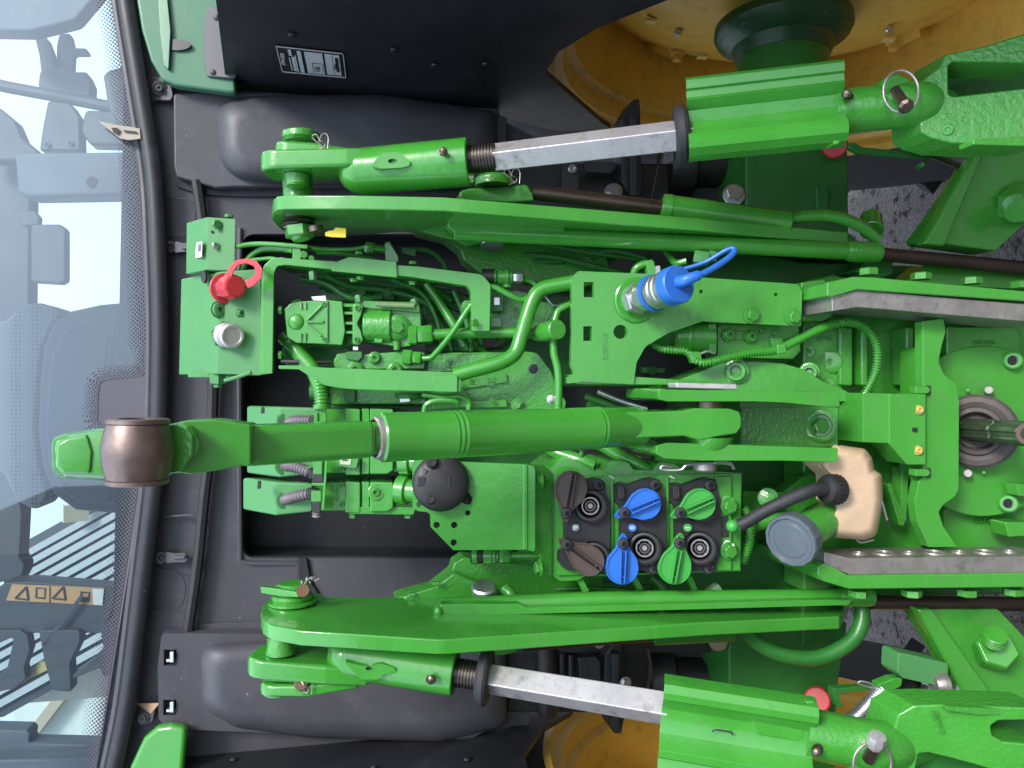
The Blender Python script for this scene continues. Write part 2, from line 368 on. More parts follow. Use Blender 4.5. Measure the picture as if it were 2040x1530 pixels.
# loose stones on the ground under the axle
st = MB(); rg = random.Random(3)
for i in range(2600):
    x = rg.uniform(-.95, .95); y = rg.uniform(.9, 3.6); r = rg.uniform(.004, .014); o = len(st.v)
    a, b, c = (rg.uniform(.6, 1.3) * r for _ in range(3)); th = rg.uniform(0, 3)
    for (p, q, s_) in ((a, 0, 0), (0, b, 0), (-a, 0, 0), (0, -b, 0)):
        st.v.append(Vector((x + p * math.cos(th) - q * math.sin(th), y + p * math.sin(th) + q * math.cos(th), rg.uniform(.0, .3) * r)))
    st.v.append(Vector((x + rg.uniform(-.3, .3) * r, y, c * .7)))
    for k_ in range(4): st.f.append((o + k_, o + (k_ + 1) % 4, o + 4))
so = st.make('gravel', mat('loose_stone', (.10, .08, .072), .8, var=.5, dscale=30), kind='stuff', smooth=False)
so['label'] = 'loose grey brown stones scattered on the ground under the rear axle'; so['category'] = 'gravel'

# the shed seen through the cab glass
SHM = mat('roof_valley_shaded', (.06, .07, .08), .5, metal=.1, var=.06); SHR = mat('roof_ridge_lit', (.40, .44, .45), .5, var=.06)  # dark valleys and pale ridges paint the roof's shading in two colours
SHW = mat('cream_shed_wall', (.55, .50, .42), .7, var=.1)
shed = thing('shed', 'pale shed with ribbed metal roof seen through the cab glass', 'shed', Vector((-5, 9, 0)))
def SP(u, v, d): return P(u, v, d)
r0, r1, r2, r3 = SP(12, 1122, 9000), SP(330, 945, 9000), SP(330, 1235, 8000), SP(30, 1235, 8000)
r3 = r0 + (r2 - r1)
roof = MB().poly([r0, r1, r2, r3], Vector((0, 0, -.12))).make('roof', SHM, shed)
for i in range(13):
    t = (i + .5) / 13; a = r0.lerp(r3, t); b = r1.lerp(r2, t)
    q = MB().bar(a + Vector((0, -.03, .05)), b + Vector((0, -.03, .05)), 42, 50); q.make('rib', SHR, roof)
MB().bar(r0 + Vector((0, 0, .08)), r1 + Vector((0, 0, .08)), 70, 90).make('ridge_cap', SHM, roof)
vb = MB(); c0 = r0.lerp(r1, .62) + Vector((0, -.2, .1)); vb.bar(c0, c0 + Vector((0, -.1, .2)), 110, 70); vb.make('roof_vent', mat('vent_cover', (.55, .52, .36), .6), roof)
MB().poly([r2 + Vector((0, .3, -.1)), r3 + Vector((0, .3, -.1)), Vector((r3.x, r3.y + .3, 0)), Vector((r2.x, r2.y + .3, 0))], Vector((0, .2, 0))).make('wall', SHW, shed)

# barn added out of view behind the camera: its reflection darkens the lower glass
barn = thing('barn', 'dark boarded barn added out of view, mirrored in the lower cab glass', 'barn', Vector((-9, -8.5, 0)))
BRN = mat('dark_barn_board', (.045, .042, .038), .7, var=.25, dscale=4); BRR = mat('barn_roof_sheet', (.10, .10, .105), .6, var=.1)
MB().poly([Vector((-16, -8, 0)), Vector((-2.15, -8, 0)), Vector((-2.15, -8, 6.6)), Vector((-16, -8, 6.6))], Vector((0, -7, 0))).make('wall', BRN, barn)
for i in range(46): MB().poly([Vector((-15.9 + .3 * i, -7.9, .1)), Vector((-15.68 + .3 * i, -7.9, .1)), Vector((-15.68 + .3 * i, -7.9, 6.5)), Vector((-15.9 + .3 * i, -7.9, 6.5))], Vector((0, -.09, 0))).make('board', BRN, barn)
MB().poly([Vector((-16.3, -7.6, 6.6)), Vector((-1.9, -7.6, 6.6)), Vector((-1.9, -11.5, 8.6)), Vector((-16.3, -11.5, 8.6))], Vector((0, 0, .12))).make('roof', BRR, barn)
# ================================================================== TRACTOR
T = thing('tractor', 'green farm tractor seen from behind with its hydraulic hitch and silver rear couplers', 'tractor', Vector((.07, 1.4, 0)))
wind = lin(0, 210, 330, 290)
# ---- rear window: glass, printed dot band, rubber seal
def glassmat():
    m_ = bpy.data.materials.new('tinted_glass'); m_.use_nodes = True; t = m_.node_tree; t.nodes.remove(t.nodes['Principled BSDF']); out = t.nodes['Material Output']
    tr = t.nodes.new('ShaderNodeBsdfTransparent'); tr.inputs[0].default_value = (.66, .80, .82, 1)
    gl = t.nodes.new('ShaderNodeBsdfGlossy'); gl.inputs['Color'].default_value = (.9, .95, 1, 1); gl.inputs['Roughness'].default_value = .02
    df = t.nodes.new('ShaderNodeBsdfDiffuse'); df.inputs['Color'].default_value = (.46, .58, .77, 1)  # pale blue diffuse veil paints reflected sky haze over the glass
    fr = t.nodes.new('ShaderNodeFresnel'); fr.inputs['IOR'].default_value = 2.35
    m1 = t.nodes.new('ShaderNodeMixShader'); m2 = t.nodes.new('ShaderNodeMixShader')
    tc = t.nodes.new('ShaderNodeTexCoord'); nz = t.nodes.new('ShaderNodeTexNoise'); nz.inputs['Scale'].default_value = 3; nz.inputs['Detail'].default_value = 8
    mr = t.nodes.new('ShaderNodeMapRange'); mr.inputs[3].default_value = .03; mr.inputs[4].default_value = .10
    t.links.new(tc.outputs['Object'], nz.inputs['Vector']); t.links.new(nz.outputs['Fac'], mr.inputs[0])
    t.links.new(mr.outputs[0], m1.inputs[0]); t.links.new(tr.outputs[0], m1.inputs[1]); t.links.new(df.outputs[0], m1.inputs[2])
    t.links.new(fr.outputs[0], m2.inputs[0]); t.links.new(m1.outputs[0], m2.inputs[1]); t.links.new(gl.outputs[0], m2.inputs[2])
    t.links.new(m2.outputs[0], out.inputs[0]); return m_
SEALC = [(247, -60), (250, 0), (277, 170), (305, 350), (314, 510), (318, 650), (316, 800), (312, 900), (302, 1000), (278, 1200), (253, 1400), (227, 1530), (215, 1590)]
gl_out = [(-330, -60)] + SEALC + [(-330, 1590)]
glass = MB()
gv = [P(u, v, wind(u)) for u, v in gl_out]
glass.v = gv; glass.f = [tuple(range(len(gv)))]
GL = glass.make('rear_window', glassmat(), T, smooth=False)
sl = MB(); sl.tube([(u + 2, v, wind(u) - 14) for u, v in SEALC], 17, 12, 6, flat=.8)
SEAL = sl.make('window_seal', PLASD, GL)
sl = MB(); sl.tube([(u - 20, v, wind(u) - 7) for u, v in SEALC], 8, 8, 6, flat=.7); sl.make('window_trim', PLAS, GL)
def fritmat():
    m_ = bpy.data.materials.new('printed_dots'); m_.use_nodes = True; t = m_.node_tree; b = t.nodes['Principled BSDF']; out = t.nodes['Material Output']
    b.inputs['Base Color'].default_value = (.12, .11, .135, 1); b.inputs['Roughness'].default_value = .3  # print colour lightened to hold the reflected sky
    uvn = t.nodes.new('ShaderNodeUVMap'); sx = t.nodes.new('ShaderNodeSeparateXYZ'); t.links.new(uvn.outputs[0], sx.inputs[0])
    def mth(op, a, b_=None):
        n = t.nodes.new('ShaderNodeMath'); n.operation = op
        for i, x in enumerate((a, b_)):
            if x is None: continue
            if isinstance(x, (int, float)): n.inputs[i].default_value = x
            else: t.links.new(x, n.inputs[i])
        return n.outputs[0]
    cx = mth('COSINE', mth('MULTIPLY', sx.outputs[0], 2 * math.pi / 8.4)); cy = mth('COSINE', mth('MULTIPLY', sx.outputs[1], 2 * math.pi / 8.4))
    h = mth('ADD', mth('MULTIPLY', mth('MULTIPLY', cx, cy), .5), .5)
    thr = mth('DIVIDE', sx.outputs[1], 42.0)              # 0 at the solid edge, 1 where dots vanish
    a = mth('GREATER_THAN', h, mth('ADD', mth('MULTIPLY', thr, .66), .30))
    tr = t.nodes.new('ShaderNodeBsdfTransparent'); mx = t.nodes.new('ShaderNodeMixShader')
    t.links.new(a, mx.inputs[0]); t.links.new(tr.outputs[0], mx.inputs[1]); t.links.new(b.outputs[0], mx.inputs[2]); t.links.new(mx.outputs[0], out.inputs[0]); return m_
inner = [(226, -60), (228, 0), (248, 120), (266, 250), (280, 400), (287, 520), (293, 650), (293, 722), (286, 746), (262, 752), (208, 758), (197, 775), (195, 820), (200, 845), (262, 868), (278, 900), (276, 960), (262, 1060), (240, 1210), (212, 1390), (192, 1530), (184, 1590)]
isp = [Vector((a, b, 0)) for a, b in inner]; isp = spline(isp, 6)
fr_ = MB(); 
sp_ = spline([Vector((a - 10, b, 0)) for a, b in SEALC], 10)
def seal_u(v):
    for i in range(len(sp_) - 1):
        if sp_[i].y <= v <= sp_[i + 1].y: return sp_[i].x + (sp_[i + 1].x - sp_[i].x) * (v - sp_[i].y) / max(1e-6, sp_[i + 1].y - sp_[i].y)
    return sp_[-1].x
pts = [P(p.x, p.y, wind(p.x) - 3) for p in isp] + [P(seal_u(min(1589, max(-59, p.y))), p.y, wind(300) - 3) for p in reversed(isp[::3])]
fr_.v = pts; fr_.f = [tuple(range(len(pts)))]
fr_.make('printed_edge', mat('printed_ceramic_edge', (.12, .11, .135), .3, var=.05), GL, smooth=False)  # same lightened print colour, sky reflection painted in
# the dot band: strip along the printed edge with its own flat coordinates
me = bpy.data.meshes.new('printed_dots'); vs = []; fs = []; uvs = []; L = 0
for i, p in enumerate(isp):
    t = (isp[min(i + 1, len(isp) - 1)] - isp[max(0, i - 1)]).normalized(); nrm = Vector((-t.y, t.x, 0))
    if i: L += (p - isp[i - 1]).length
    q = p + nrm * 40
    if 700 < p.y < 870: q = p + nrm * 30
    vs += [P(p.x + .0, p.y, wind(p.x) - 4.5), P(q.x, q.y, wind(q.x) - 4.5)]; uvs += [(L, 0), (L, 40)]
    if i: fs.append((2 * i - 2, 2 * i, 2 * i + 1, 2 * i - 1))
me.from_pydata(vs, [], fs); ul = me.uv_layers.new(name='UVMap')
for l in me.loops: ul.data[l.index].uv = uvs[l.vertex_index]
me.materials.append(fritmat()); o = bpy.data.objects.new('printed_dots', me); C.objects.link(o); attach(o, GL)
# torn sticker on the glass
lf = MB().plate([(195, 241), (232, 249), (262, 253), (278, 256), (280, 276), (256, 279), (238, 275), (222, 262)], lin(190, 232, 280, 250), 2)
LF = lf.make('torn_sticker', mat('sticker_paper', (.46, .40, .33), .7, var=.1, dirt=(.12, .1, .08), damt=.5, dscale=60), T, label='small torn paper sticker curling off the window edge')
MB().plate([(222, 255), (232, 254), (240, 260), (235, 269), (226, 264)], lin(190, 229, 280, 247), 1).make('sticker_print', INK, LF)
MB().plate([(246, 259), (272, 262), (273, 266), (248, 263)], lin(190, 229, 280, 247), 1).make('sticker_print', INK, LF)

# ---- cab interior seen through the glass
def cabpart(name, out, d, th, mt=CABIN, r=12, bevel=8, parent=None, label=None, dr=None):
    return MB().plate(out, d, th, r=r, dr=dr).make(name, mt, parent or T, bevel=bevel, seg=3, label=label)
cabpart('cab_roof', [(-1000, -600), (-860, -600), (-860, 2200), (-1000, 2200)], 330, 1500, CABD)
FL = MB().plate([(255, -250), (300, -250), (340, 300), (352, 800), (330, 1200), (270, 1750), (215, 1750)], 320, 1400).make('cab_floor', CABD, T)
cabpart('cab_header', [(-60, -250), (205, -250), (200, -20), (150, 40), (60, 62), (-60, 60)], 520, 60, CABIN, 30)
cabpart('cab_header', [(-80, 290), (38, 300), (60, 385), (58, 610), (40, 1000), (45, 1020), (40, 1110), (50, 1125), (48, 1140), (38, 1160), (-80, 1160)], 760, 70, CABD, 10)
bm_ = cabpart('cab_beam', [(28, 304), (275, 301), (285, 388), (60, 392), (35, 384)], 600, 90, CABIN, 10, 14)
MB().lathe(P(182, 362, 598), P(182, 362, 560), [(0, 15), (6, 15), (8, 12), (8, .1)], 24).make('beam_plug', CABIN, bm_)
mon = cabpart('monitor', [(60, 446), (118, 446), (131, 456), (131, 560), (120, 566), (60, 562)], 700, 40, CABD, 10, 8)
cabpart('monitor_arm', [(40, 420), (68, 420), (78, 432), (76, 448), (40, 450)], 705, 30, CABD, 8, 4, mon)
arm_ = MB().tube([(-40, 155, 700), (0, 170, 700), (60, 182, 700), (130, 195, 700), (215, 212, 700), (270, 222, 700)], 12, 10).make('control_arm', CABD, T)
cabpart('control_box', [(78, 140), (105, 138), (125, 132), (150, 142), (172, 142), (182, 165), (180, 192), (100, 190), (75, 172)], 690, 60, CABD, 8, 8, arm_)
cabpart('control_post', [(52, 58), (68, 60), (92, 74), (102, 100), (112, 145), (82, 145), (78, 110), (70, 78)], 700, 40, CABD, 6, 5, arm_)
cabpart('control_lever', [(118, 68), (140, 66), (146, 95), (172, 96), (176, 106), (146, 106), (144, 140), (112, 142), (113, 90)], 720, 30, CABIN, 6, 4, arm_)
cb = cabpart('control_box', [(95, 200), (140, 205), (158, 232), (160, 300), (78, 300), (85, 250)], 680, 60, CABD, 6, 6, arm_)
for u, v in ((95, 289), (141, 286)): bolt('sc', u, v, 678, 5, arm_, name='screw')
cabpart('control_box', [(170, 218), (235, 222), (270, 240), (270, 290), (180, 288), (158, 262)], 690, 60, CABD, 12, 8, arm_)
cabpart('side_console', [(-60, 205), (0, 215), (30, 240), (45, 275), (75, 300), (75, 320), (-60, 320)], 650, 60, CABD, 8, 8)
cabpart('side_console', [(205, 150), (215, 140), (290, 120), (300, 300), (270, 300), (215, 215)], 640, 60, CABD, 12, 8)
# seat
SH = MB().plate([(310, 585), (280, 600), (200, 607), (140, 620), (105, 648), (88, 690), (80, 760), (76, 860), (86, 930), (108, 985), (150, 1016), (320, 1030)], 380, 50, r=20).make('seat', CABIN, T, bevel=18, seg=4)
MB().plate([(320, 626), (230, 628), (170, 636), (125, 660), (104, 700), (94, 770), (90, 860), (98, 930), (120, 978), (160, 1003), (320, 1010)], 372, 14, r=24).make('seat_shell_panel', CABIN, SH, bevel=7, seg=4)
MB().plate([(207, 668), (240, 662), (250, 664), (215, 670), (206, 752), (200, 750)], 368, 5, r=2).make('shell_rib', CABIN, SH, bevel=1)
MB().plate([(220, 668), (262, 662), (262, 666), (224, 672), (215, 752), (210, 750)], 366, 6, r=2).make('shell_rib', CABIN, SH, bevel=1)
for u, v in ((142, 661), (232, 637), (130, 965), (218, 993)): bolt('sc', u, v, 370, 4, SH, name='screw')
def meshfab():
    m_ = mat('perforated_seat_cloth', (.15, .16, .18), .8, var=.05); t = m_.node_tree; b = t.nodes['Principled BSDF']
    tc = t.nodes.new('ShaderNodeTexCoord'); vo = t.nodes.new('ShaderNodeTexVoronoi'); vo.inputs['Scale'].default_value = 130; vo.inputs['Randomness'].default_value = .15
    t.links.new(tc.outputs['Object'], vo.inputs['Vector']); rp = t.nodes.new('ShaderNodeValToRGB'); rp.color_ramp.elements[0].position = .28; rp.color_ramp.elements[1].position = .36
    rp.color_ramp.elements[0].color = (.05, .052, .06, 1); rp.color_ramp.elements[1].color = (.19, .2, .21, 1)
    t.links.new(vo.outputs['Distance'], rp.inputs[0]); t.links.new(rp.outputs[0], b.inputs['Base Color']); return m_
MB().plate([(-60, 640), (10, 640), (45, 606), (80, 603), (128, 618), (100, 650), (82, 695), (74, 770), (70, 850), (78, 930), (95, 985), (75, 1020), (35, 1000), (5, 940), (-60, 930)], 400, 110, r=22).make('seat_cushion', meshfab(), SH, bevel=26, seg=5)
# lower-right of the cab: beam with warning stickers, levers, frame pieces
wb = cabpart('cross_beam', [(10, 1160), (60, 1158), (232, 1172), (225, 1215), (205, 1262), (0, 1262), (-40, 1240), (-40, 1200)], 620, 80, CABD, 6, 6)
MB().plate([(24, 1164), (208, 1171), (204, 1206), (12, 1196)], 617, 2).make('warning_sticker', mat('orange_sticker', (.50, .28, .12), .6), wb)
for (a, b) in ((30, 46), (104, 128)):
    for e in (((a, 1192), (a + 22, 1169)), ((a + 22, 1169), (a + 26, 1195)), ((a, 1192), (a + 26, 1195))):
        MB().bar(P(e[0][0], e[0][1], 615), P(e[1][0], e[1][1], 615), 2, 1).make('warning_mark', INK, wb)
MB().plate([(71, 1170), (92, 1172), (90, 1194), (70, 1192)], 616, 1, holes=[rect(74, 1173, 88, 1190)]).make('warning_mark', INK, wb)
MB().plate([(98, 1168), (100, 1168), (100, 1202), (98, 1202)], 615.5, 1).make('warning_mark', INK, wb)
MB().plate([(184, 1173), (207, 1174), (204, 1206), (186, 1205)], 616, 2).make('instruction_sticker', WHITE, wb)
MB().plate([(160, 1178), (180, 1180), (178, 1200), (160, 1199)], 616, 1, holes=[rect(164, 1182, 176, 1190)]).make('warning_mark', INK, wb)
cabpart('control_lever', [(-20, 1255), (40, 1255), (55, 1265), (60, 1295), (48, 1330), (52, 1352), (30, 1372), (-10, 1380), (-10, 1350), (14, 1330), (28, 1268), (-20, 1290)], 610, 40, CABD, 6, 4, wb)
cabpart('frame_arm', [(76, 1255), (160, 1255), (160, 1280), (140, 1322), (143, 1380), (104, 1376), (88, 1320)], 600, 50, CABD, 8, 5, wb)
cabpart('frame_arm', [(200, 1255), (236, 1215), (250, 1300), (230, 1345), (205, 1348), (200, 1330), (146, 1352), (144, 1345), (180, 1318), (206, 1290)], 605, 50, CABD, 6, 5, wb)
cabpart('frame_rod', [(160, 1185), (166, 1190), (90, 1290), (84, 1284)], 600, 6, CABD, 0, 1, wb)
ch = mat('ochre_web', (.50, .44, .16), .6)
yl = cabpart('chain_guard', [(25, 1358), (35, 1342), (65, 1330), (78, 1318), (90, 1318), (95, 1335), (60, 1352), (45, 1362), (28, 1362)], 640, 12, ch, 5, 2, wb)
cabpart('side_frame', [(-60, 1452), (52, 1455), (60, 1462), (58, 1480), (200, 1484), (205, 1510), (110, 1520), (60, 1560), (-60, 1560)], 560, 60, CABIN, 6, 8)
cabpart('side_frame', [(-60, 1515), (120, 1512), (210, 1500), (230, 1480), (270, 1480), (260, 1600), (-60, 1600)], 500, 50, CABIN, 6, 8)

# pale neighbour building seen low through the glass
nb = thing('building', 'pale cream building low down beyond the cab glass', 'building', Vector((-9, 16, 0)))
MB().poly([P(20, 1290, 14000), P(400, 1290, 14000), P(400, 1900, 14000), P(60, 1900, 14000)], Vector((0, 3, 0))).make('wall', mat('pale_render', (.62, .66, .62), .8, var=.05), nb)
MB().bar(P(190, 1300, 13800), P(60, 1470, 13800), 100, 100).make('gutter', mat('tan_board', (.42, .36, .26), .7), nb)

# ---- rear plastic wall of the cab
WD = lin(290, 300, 1100, 500)
wall_out = [(232, -30), (262, 0), (290, 170), (320, 350), (330, 510), (334, 650), (332, 800), (328, 900), (318, 1000), (294, 1200), (268, 1400), (243, 1530), (235, 1600), (1030, 1600), (1080, 1260), (1120, 1100), (1120, 300), (1000, 240), (900, -60), (232, -60)]
rec = rnd([(483, 466), (980, 466), (1060, 520), (1060, 1030), (1000, 1112), (483, 1112)], 26)
WALL = MB().plate(wall_out, WD, 24, holes=[rec]).make('rear_panel', PLAS, T, bevel=3)
bk = MB().plate(rect(460, 440, 1090, 1130), lambda u, v: WD(u) + 150, 20)
bk.plate(rect(465, 440, 484, 1130), lambda u, v: WD(u) + 22, 140); bk.plate(rect(465, 448, 1080, 467), lambda u, v: WD(u) + 22, 140); bk.plate(rect(465, 1111, 1080, 1130), lambda u, v: WD(u) + 22, 140)
RECK = bk.make('recess', PLASD, WALL)  # darker plastic than the panel puts the recess shade into the colour
# folds and hoses inside the recess
gs = MB(); gs.tube([(392, 360, 300), (402, 430, 303), (416, 560, 306), (424, 700, 308), (424, 800, 309), (418, 900, 308), (406, 1000, 305), (394, 1120, 302), (374, 1262, 298)], 11, 8)
gs.make('panel_seam', RUB, WALL)
cr = MB(); cr.tube([(478, 455, WD(478) - 3), (476, 700, WD(478) - 3), (478, 1115, WD(478) - 3), (500, 1122, WD(500) - 3), (590, 1122, WD(590) - 3), (602, 1135, WD(600) - 3), (604, 1210, WD(600) - 3)], 5, 8, 1)
cr.make('panel_edge', PLAS, WALL)
dk = MB().plate([(592, 1112), (612, 1112), (620, 1160), (640, 1190), (640, 1215), (594, 1215)], lambda u, v: WD(u) - 12, 14, r=4).make('drain_hose', RUB, WALL, bevel=4)
MB().plate([(392, 1256), (402, 1243), (500, 1240), (600, 1238), (600, 1262), (386, 1264)], lambda u, v: WD(u) - 8, 10, r=4).make('panel_step', PLAS, WALL, bevel=3)
MB().plate([(322, 1028), (384, 1024), (385, 1026), (322, 1032)], 293, 8).make('panel_rib', PLAS, WALL)
# cut line flaps in the panel
for pts in ([(320, 394, 296), (372, 397, 298), (388, 412, 300), (386, 450, 300), (372, 464, 298), (328, 474, 296)],
            [(312, 1130, 296), (345, 1138, 298), (362, 1148, 300), (370, 1170, 300), (366, 1195, 300), (352, 1212, 298), (300, 1212, 296)]):
    MB().tube(pts, 1.2, 6, 3).make('flap_line', INK, WALL)
def clip(u, v, flip=1):
    c_ = MB().lathe(P(u, v, 296), P(u, v, 200), [(0, 15), (8, 15), (12, 12), (12, 7), (5, 6), (5, .1)], 20)
    c_.plate([(u + 8, v - 12), (u + 24, v - 8), (u + 48, v - 9), (u + 52, v + 4), (u + 46, v + 9), (u + 20, v + 10), (u + 8, v + 12)], 288, 12, r=3)
    c_.plate([(u + 22, v - 3), (u + 46, v - 4), (u + 46, v + 2), (u + 22, v + 4)], 282, 8, r=1)
    return c_.make('latch_handle', PLAS, WALL, bevel=2)
clip(340, 492); clip(322, 1111)
def washer_bolt(u, v, r, d=290):
    MB().lathe(P(u, v, d), P(u, v, d - 50), [(0, r), (5, r), (8, r * .9), (8, r * .3)], 24).make('washer', PLAS, WALL)
    bolt('sx', u, v, d - 7, r * .36, WALL, name='screw')
MB().plate([(292, 150), (338, 155), (345, 190), (340, 200), (296, 200)], 288, 8, r=6).make('panel_tab', PLAS, WALL, bevel=2)
washer_bolt(318, 177, 18, 288)
MB().plate([(262, 1402), (312, 1402), (304, 1438), (285, 1448), (262, 1440)], 284, 8, r=8).make('panel_tab', PLAS, WALL, bevel=2); washer_bolt(286, 1430, 13, 283)
MB().plate([(272, 1402), (318, 1401), (300, 1422), (290, 1414)], 282, 3).make('torn_foam', mat('tan_foam', (.48, .30, .20), .8), WALL)

# upper box cover with the rounded hump
UPB = MB().plate([(345, 186), (470, 182), (700, 192), (1010, 232), (1010, 372), (470, 372), (430, 374), (352, 352), (346, 330)], lambda u, v: WD(u) - 34, 60, r=8).make('rear_cover', PLAS, T, bevel=5, seg=3, label='upper grey plastic rear cover with smooth oval hump')
MB().plate([(352, 352), (430, 376), (470, 374), (1010, 374), (1010, 392), (470, 392), (400, 388), (352, 372)], lambda u, v: WD(u) - 8, 12, r=4).make('cover_lip', PLASD, UPB, bevel=4)
MB().dome(rnd([(432, 200, 60), (520, 190, 60), (760, 188, 60), (990, 222, 20), (990, 374, 20), (560, 368, 60), (436, 350, 80)], 30, 8), lambda u, v: WD(u) - 34, 52, 44, 30).make('cover_hump', PLAS, UPB, sharp=50)
LPB = MB().plate([(322, 1264), (332, 1262), (600, 1262), (930, 1258), (1000, 1270), (1000, 1440), (930, 1475), (330, 1452), (316, 1430), (314, 1330)], lambda u, v: WD(u) - 44, 60, r=8,
                 holes=[rect(326, 1294, 352, 1326), rect(325, 1394, 351, 1425)]).make('rear_cover', PLAS, T, bevel=5, seg=3, label='lower grey plastic rear cover with two clip windows')
MB().dome(rnd([(400, 1286, 40), (600, 1272, 40), (1010, 1276, 20), (1010, 1446, 20), (880, 1478, 60), (620, 1470, 60), (470, 1450, 60), (402, 1410, 50)], 30, 8), lambda u, v: WD(u) - 44, 46, 44, 30).make('cover_hump', PLAS, LPB, sharp=50)
for v0 in (1310, 1410):
    MB().plate(rect(324, v0 - 18, 354, v0 + 18), 285, 10).make('clip_back', INK, LPB)
    MB().plate(rect(338, v0 - 11, 346, v0 + 10), 262, 22, r=2).make('clip_tongue', ZINC, LPB, bevel=1.5)
    MB().plate(rect(331, v0 + 4, 340, v0 + 9), 262, 22, r=1).make('clip_tongue', ZINC, LPB, bevel=1)

# ---- fenders
def fender(pts, X, lab):
    f = MB(); w_ = [PX(u, v, X) for u, v in pts]
    f.poly(w_, XV * math.copysign(14, X) * S); return f.make('fender', PLASD, T, smooth=False, label=lab)
FU = fender(rnd([(400, -200), (430, 0), (452, 180), (480, 192), (700, 196), (960, 222), (1010, 236), (1100, 260), (1225, 262), (1196, 243), (1085, 147), (1112, 104), (1190, 56), (1335, -2), (1480, -60), (1480, -200)], 6), 720, 'upper fender wall with the printed rating decal')
FLo = fender(rnd([(350, 1800), (362, 1500), (372, 1450), (700, 1466), (1000, 1462), (1080, 1400), (1150, 1410), (1080, 1450), (1045, 1502), (1058, 1560), (1100, 1800)], 6), -900, 'lower fender wall with plain dark panel')
for (u, v) in ((582, 70), (785, 100), (866, 130), (968, 128)):
    q = PX(u, v, 716); MB().lathe(q, q - XV, [(0, 9), (3, 8), (5, 4), (5, .1)], 12).make('rivet', PLASD, FU)
for (u, v) in ((465, 1512), (930, 1512), (745, 1528)):
    q = PX(u, v, -896); MB().lathe(q, q + XV, [(0, 9), (3, 8), (5, 4), (5, .1)], 12).make('rivet', PLASD, FLo)
gc = MB().plate([(262, -60), (272, 0), (282, 60), (300, 120), (322, 158), (350, 170), (455, 184), (470, 184), (462, 100), (455, 0), (455, -60)], lin(262, 240, 470, 262), 30, r=16).make('fender_corner', FENG, T, bevel=10, seg=4, label='upper green fender corner with dark inset')
MB().plate([(412, 14), (440, 14), (468, 18), (470, 156), (412, 152), (406, 120), (405, 60)], 250, 8, r=6).make('corner_inset', PLAS, gc, bevel=2)
MB().plate([(312, -60), (328, -60), (334, 0), (340, 60), (336, 140), (326, 130), (318, 60)], 237, 14, r=5).make('corner_ridge', FENG, gc, bevel=5)
MB().plate(circ(352, 89, 28, 24, 11), 243, 10).make('corner_hole', PLASD, gc)
for u, v in ((432, 36), (425, 145)): MB().lathe(P(u, v, 252), P(u, v, 200), [(0, 8), (4, 7), (7, 3)], 12).make('rivet', PLAS, gc)
MB().plate([(246, 1620), (258, 1530), (285, 1472), (312, 1450), (340, 1446), (372, 1452), (366, 1530), (362, 1620)], 235, 30, r=14).make('fender_corner', GREEN, T, bevel=12, seg=4, label='lower green fender corner, rounded and glossy')
# the printed decal lies on the fender wall: its own directions follow the wall
DC = MB().poly([PX(u, v, 717) for u, v in ((549, 92), (684, 107), (690, 156), (562, 144))], XV * 1.5 * S).make('rating_decal', INK, T, label='black and silver rating decal on the upper fender wall')
def dec(u0, v0, u1, v1, mt=LABW, o=0):
    """patch in decal coordinates 0..1"""
    a, b, c, d_ = [Vector(x) for x in ((549, 92), (684, 107), (690, 156), (562, 144))]
    def q(s_, t_): p = a.lerp(b, s_).lerp(d_.lerp(c, s_), t_); return PX(p.x, p.y, 714.5 - o)
    return MB().poly([q(u0, v0), q(u1, v0), q(u1, v1), q(u0, v1)], XV * .8 * S).make('decal_print', mt, DC, smooth=False)
dec(.0, .0, 1, .03); dec(0, .97, 1, 1); dec(0, 0, .012, 1); dec(.988, 0, 1, 1)
dec(.17, .08, .215, .32); dec(.16, .4, .175, .9); dec(.2, .36, .245, .9, LABW); dec(.25, .3, .27, .94); dec(.30, .1, .36, .94); dec(.41, .1, .68, .93); dec(.71, .1, .82, .92); dec(.83, .1, .93, .92); dec(.86, .22, .905, .78, INK, 1)
dec(.50, .52, .505, .9, INK, 1); dec(.66, .52, .665, .9, INK, 1); dec(.50, .52, .665, .53, INK, 1)
up_w = (PX(549, 100, 712) - PX(684, 115, 712)).normalized(); rt_w = (PX(620, 95, 712) - PX(624, 150, 712)).normalized()
text('decal_lettering', 'JOHN DEERE', 564, 118, (712 / (765 - 118) - 1) * 1500, 10, LABW, DC, rt_w, up_w, .3)
text('decal_lettering', '5181', 633, 138, (712 / (765 - 138) - 1) * 1500, 13, INK, DC, rt_w, up_w, .3)
text('decal_lettering', 'BHF5 0041', 668, 133, (712 / (765 - 133) - 1) * 1500, 5, INK, DC, rt_w, up_w, .3)

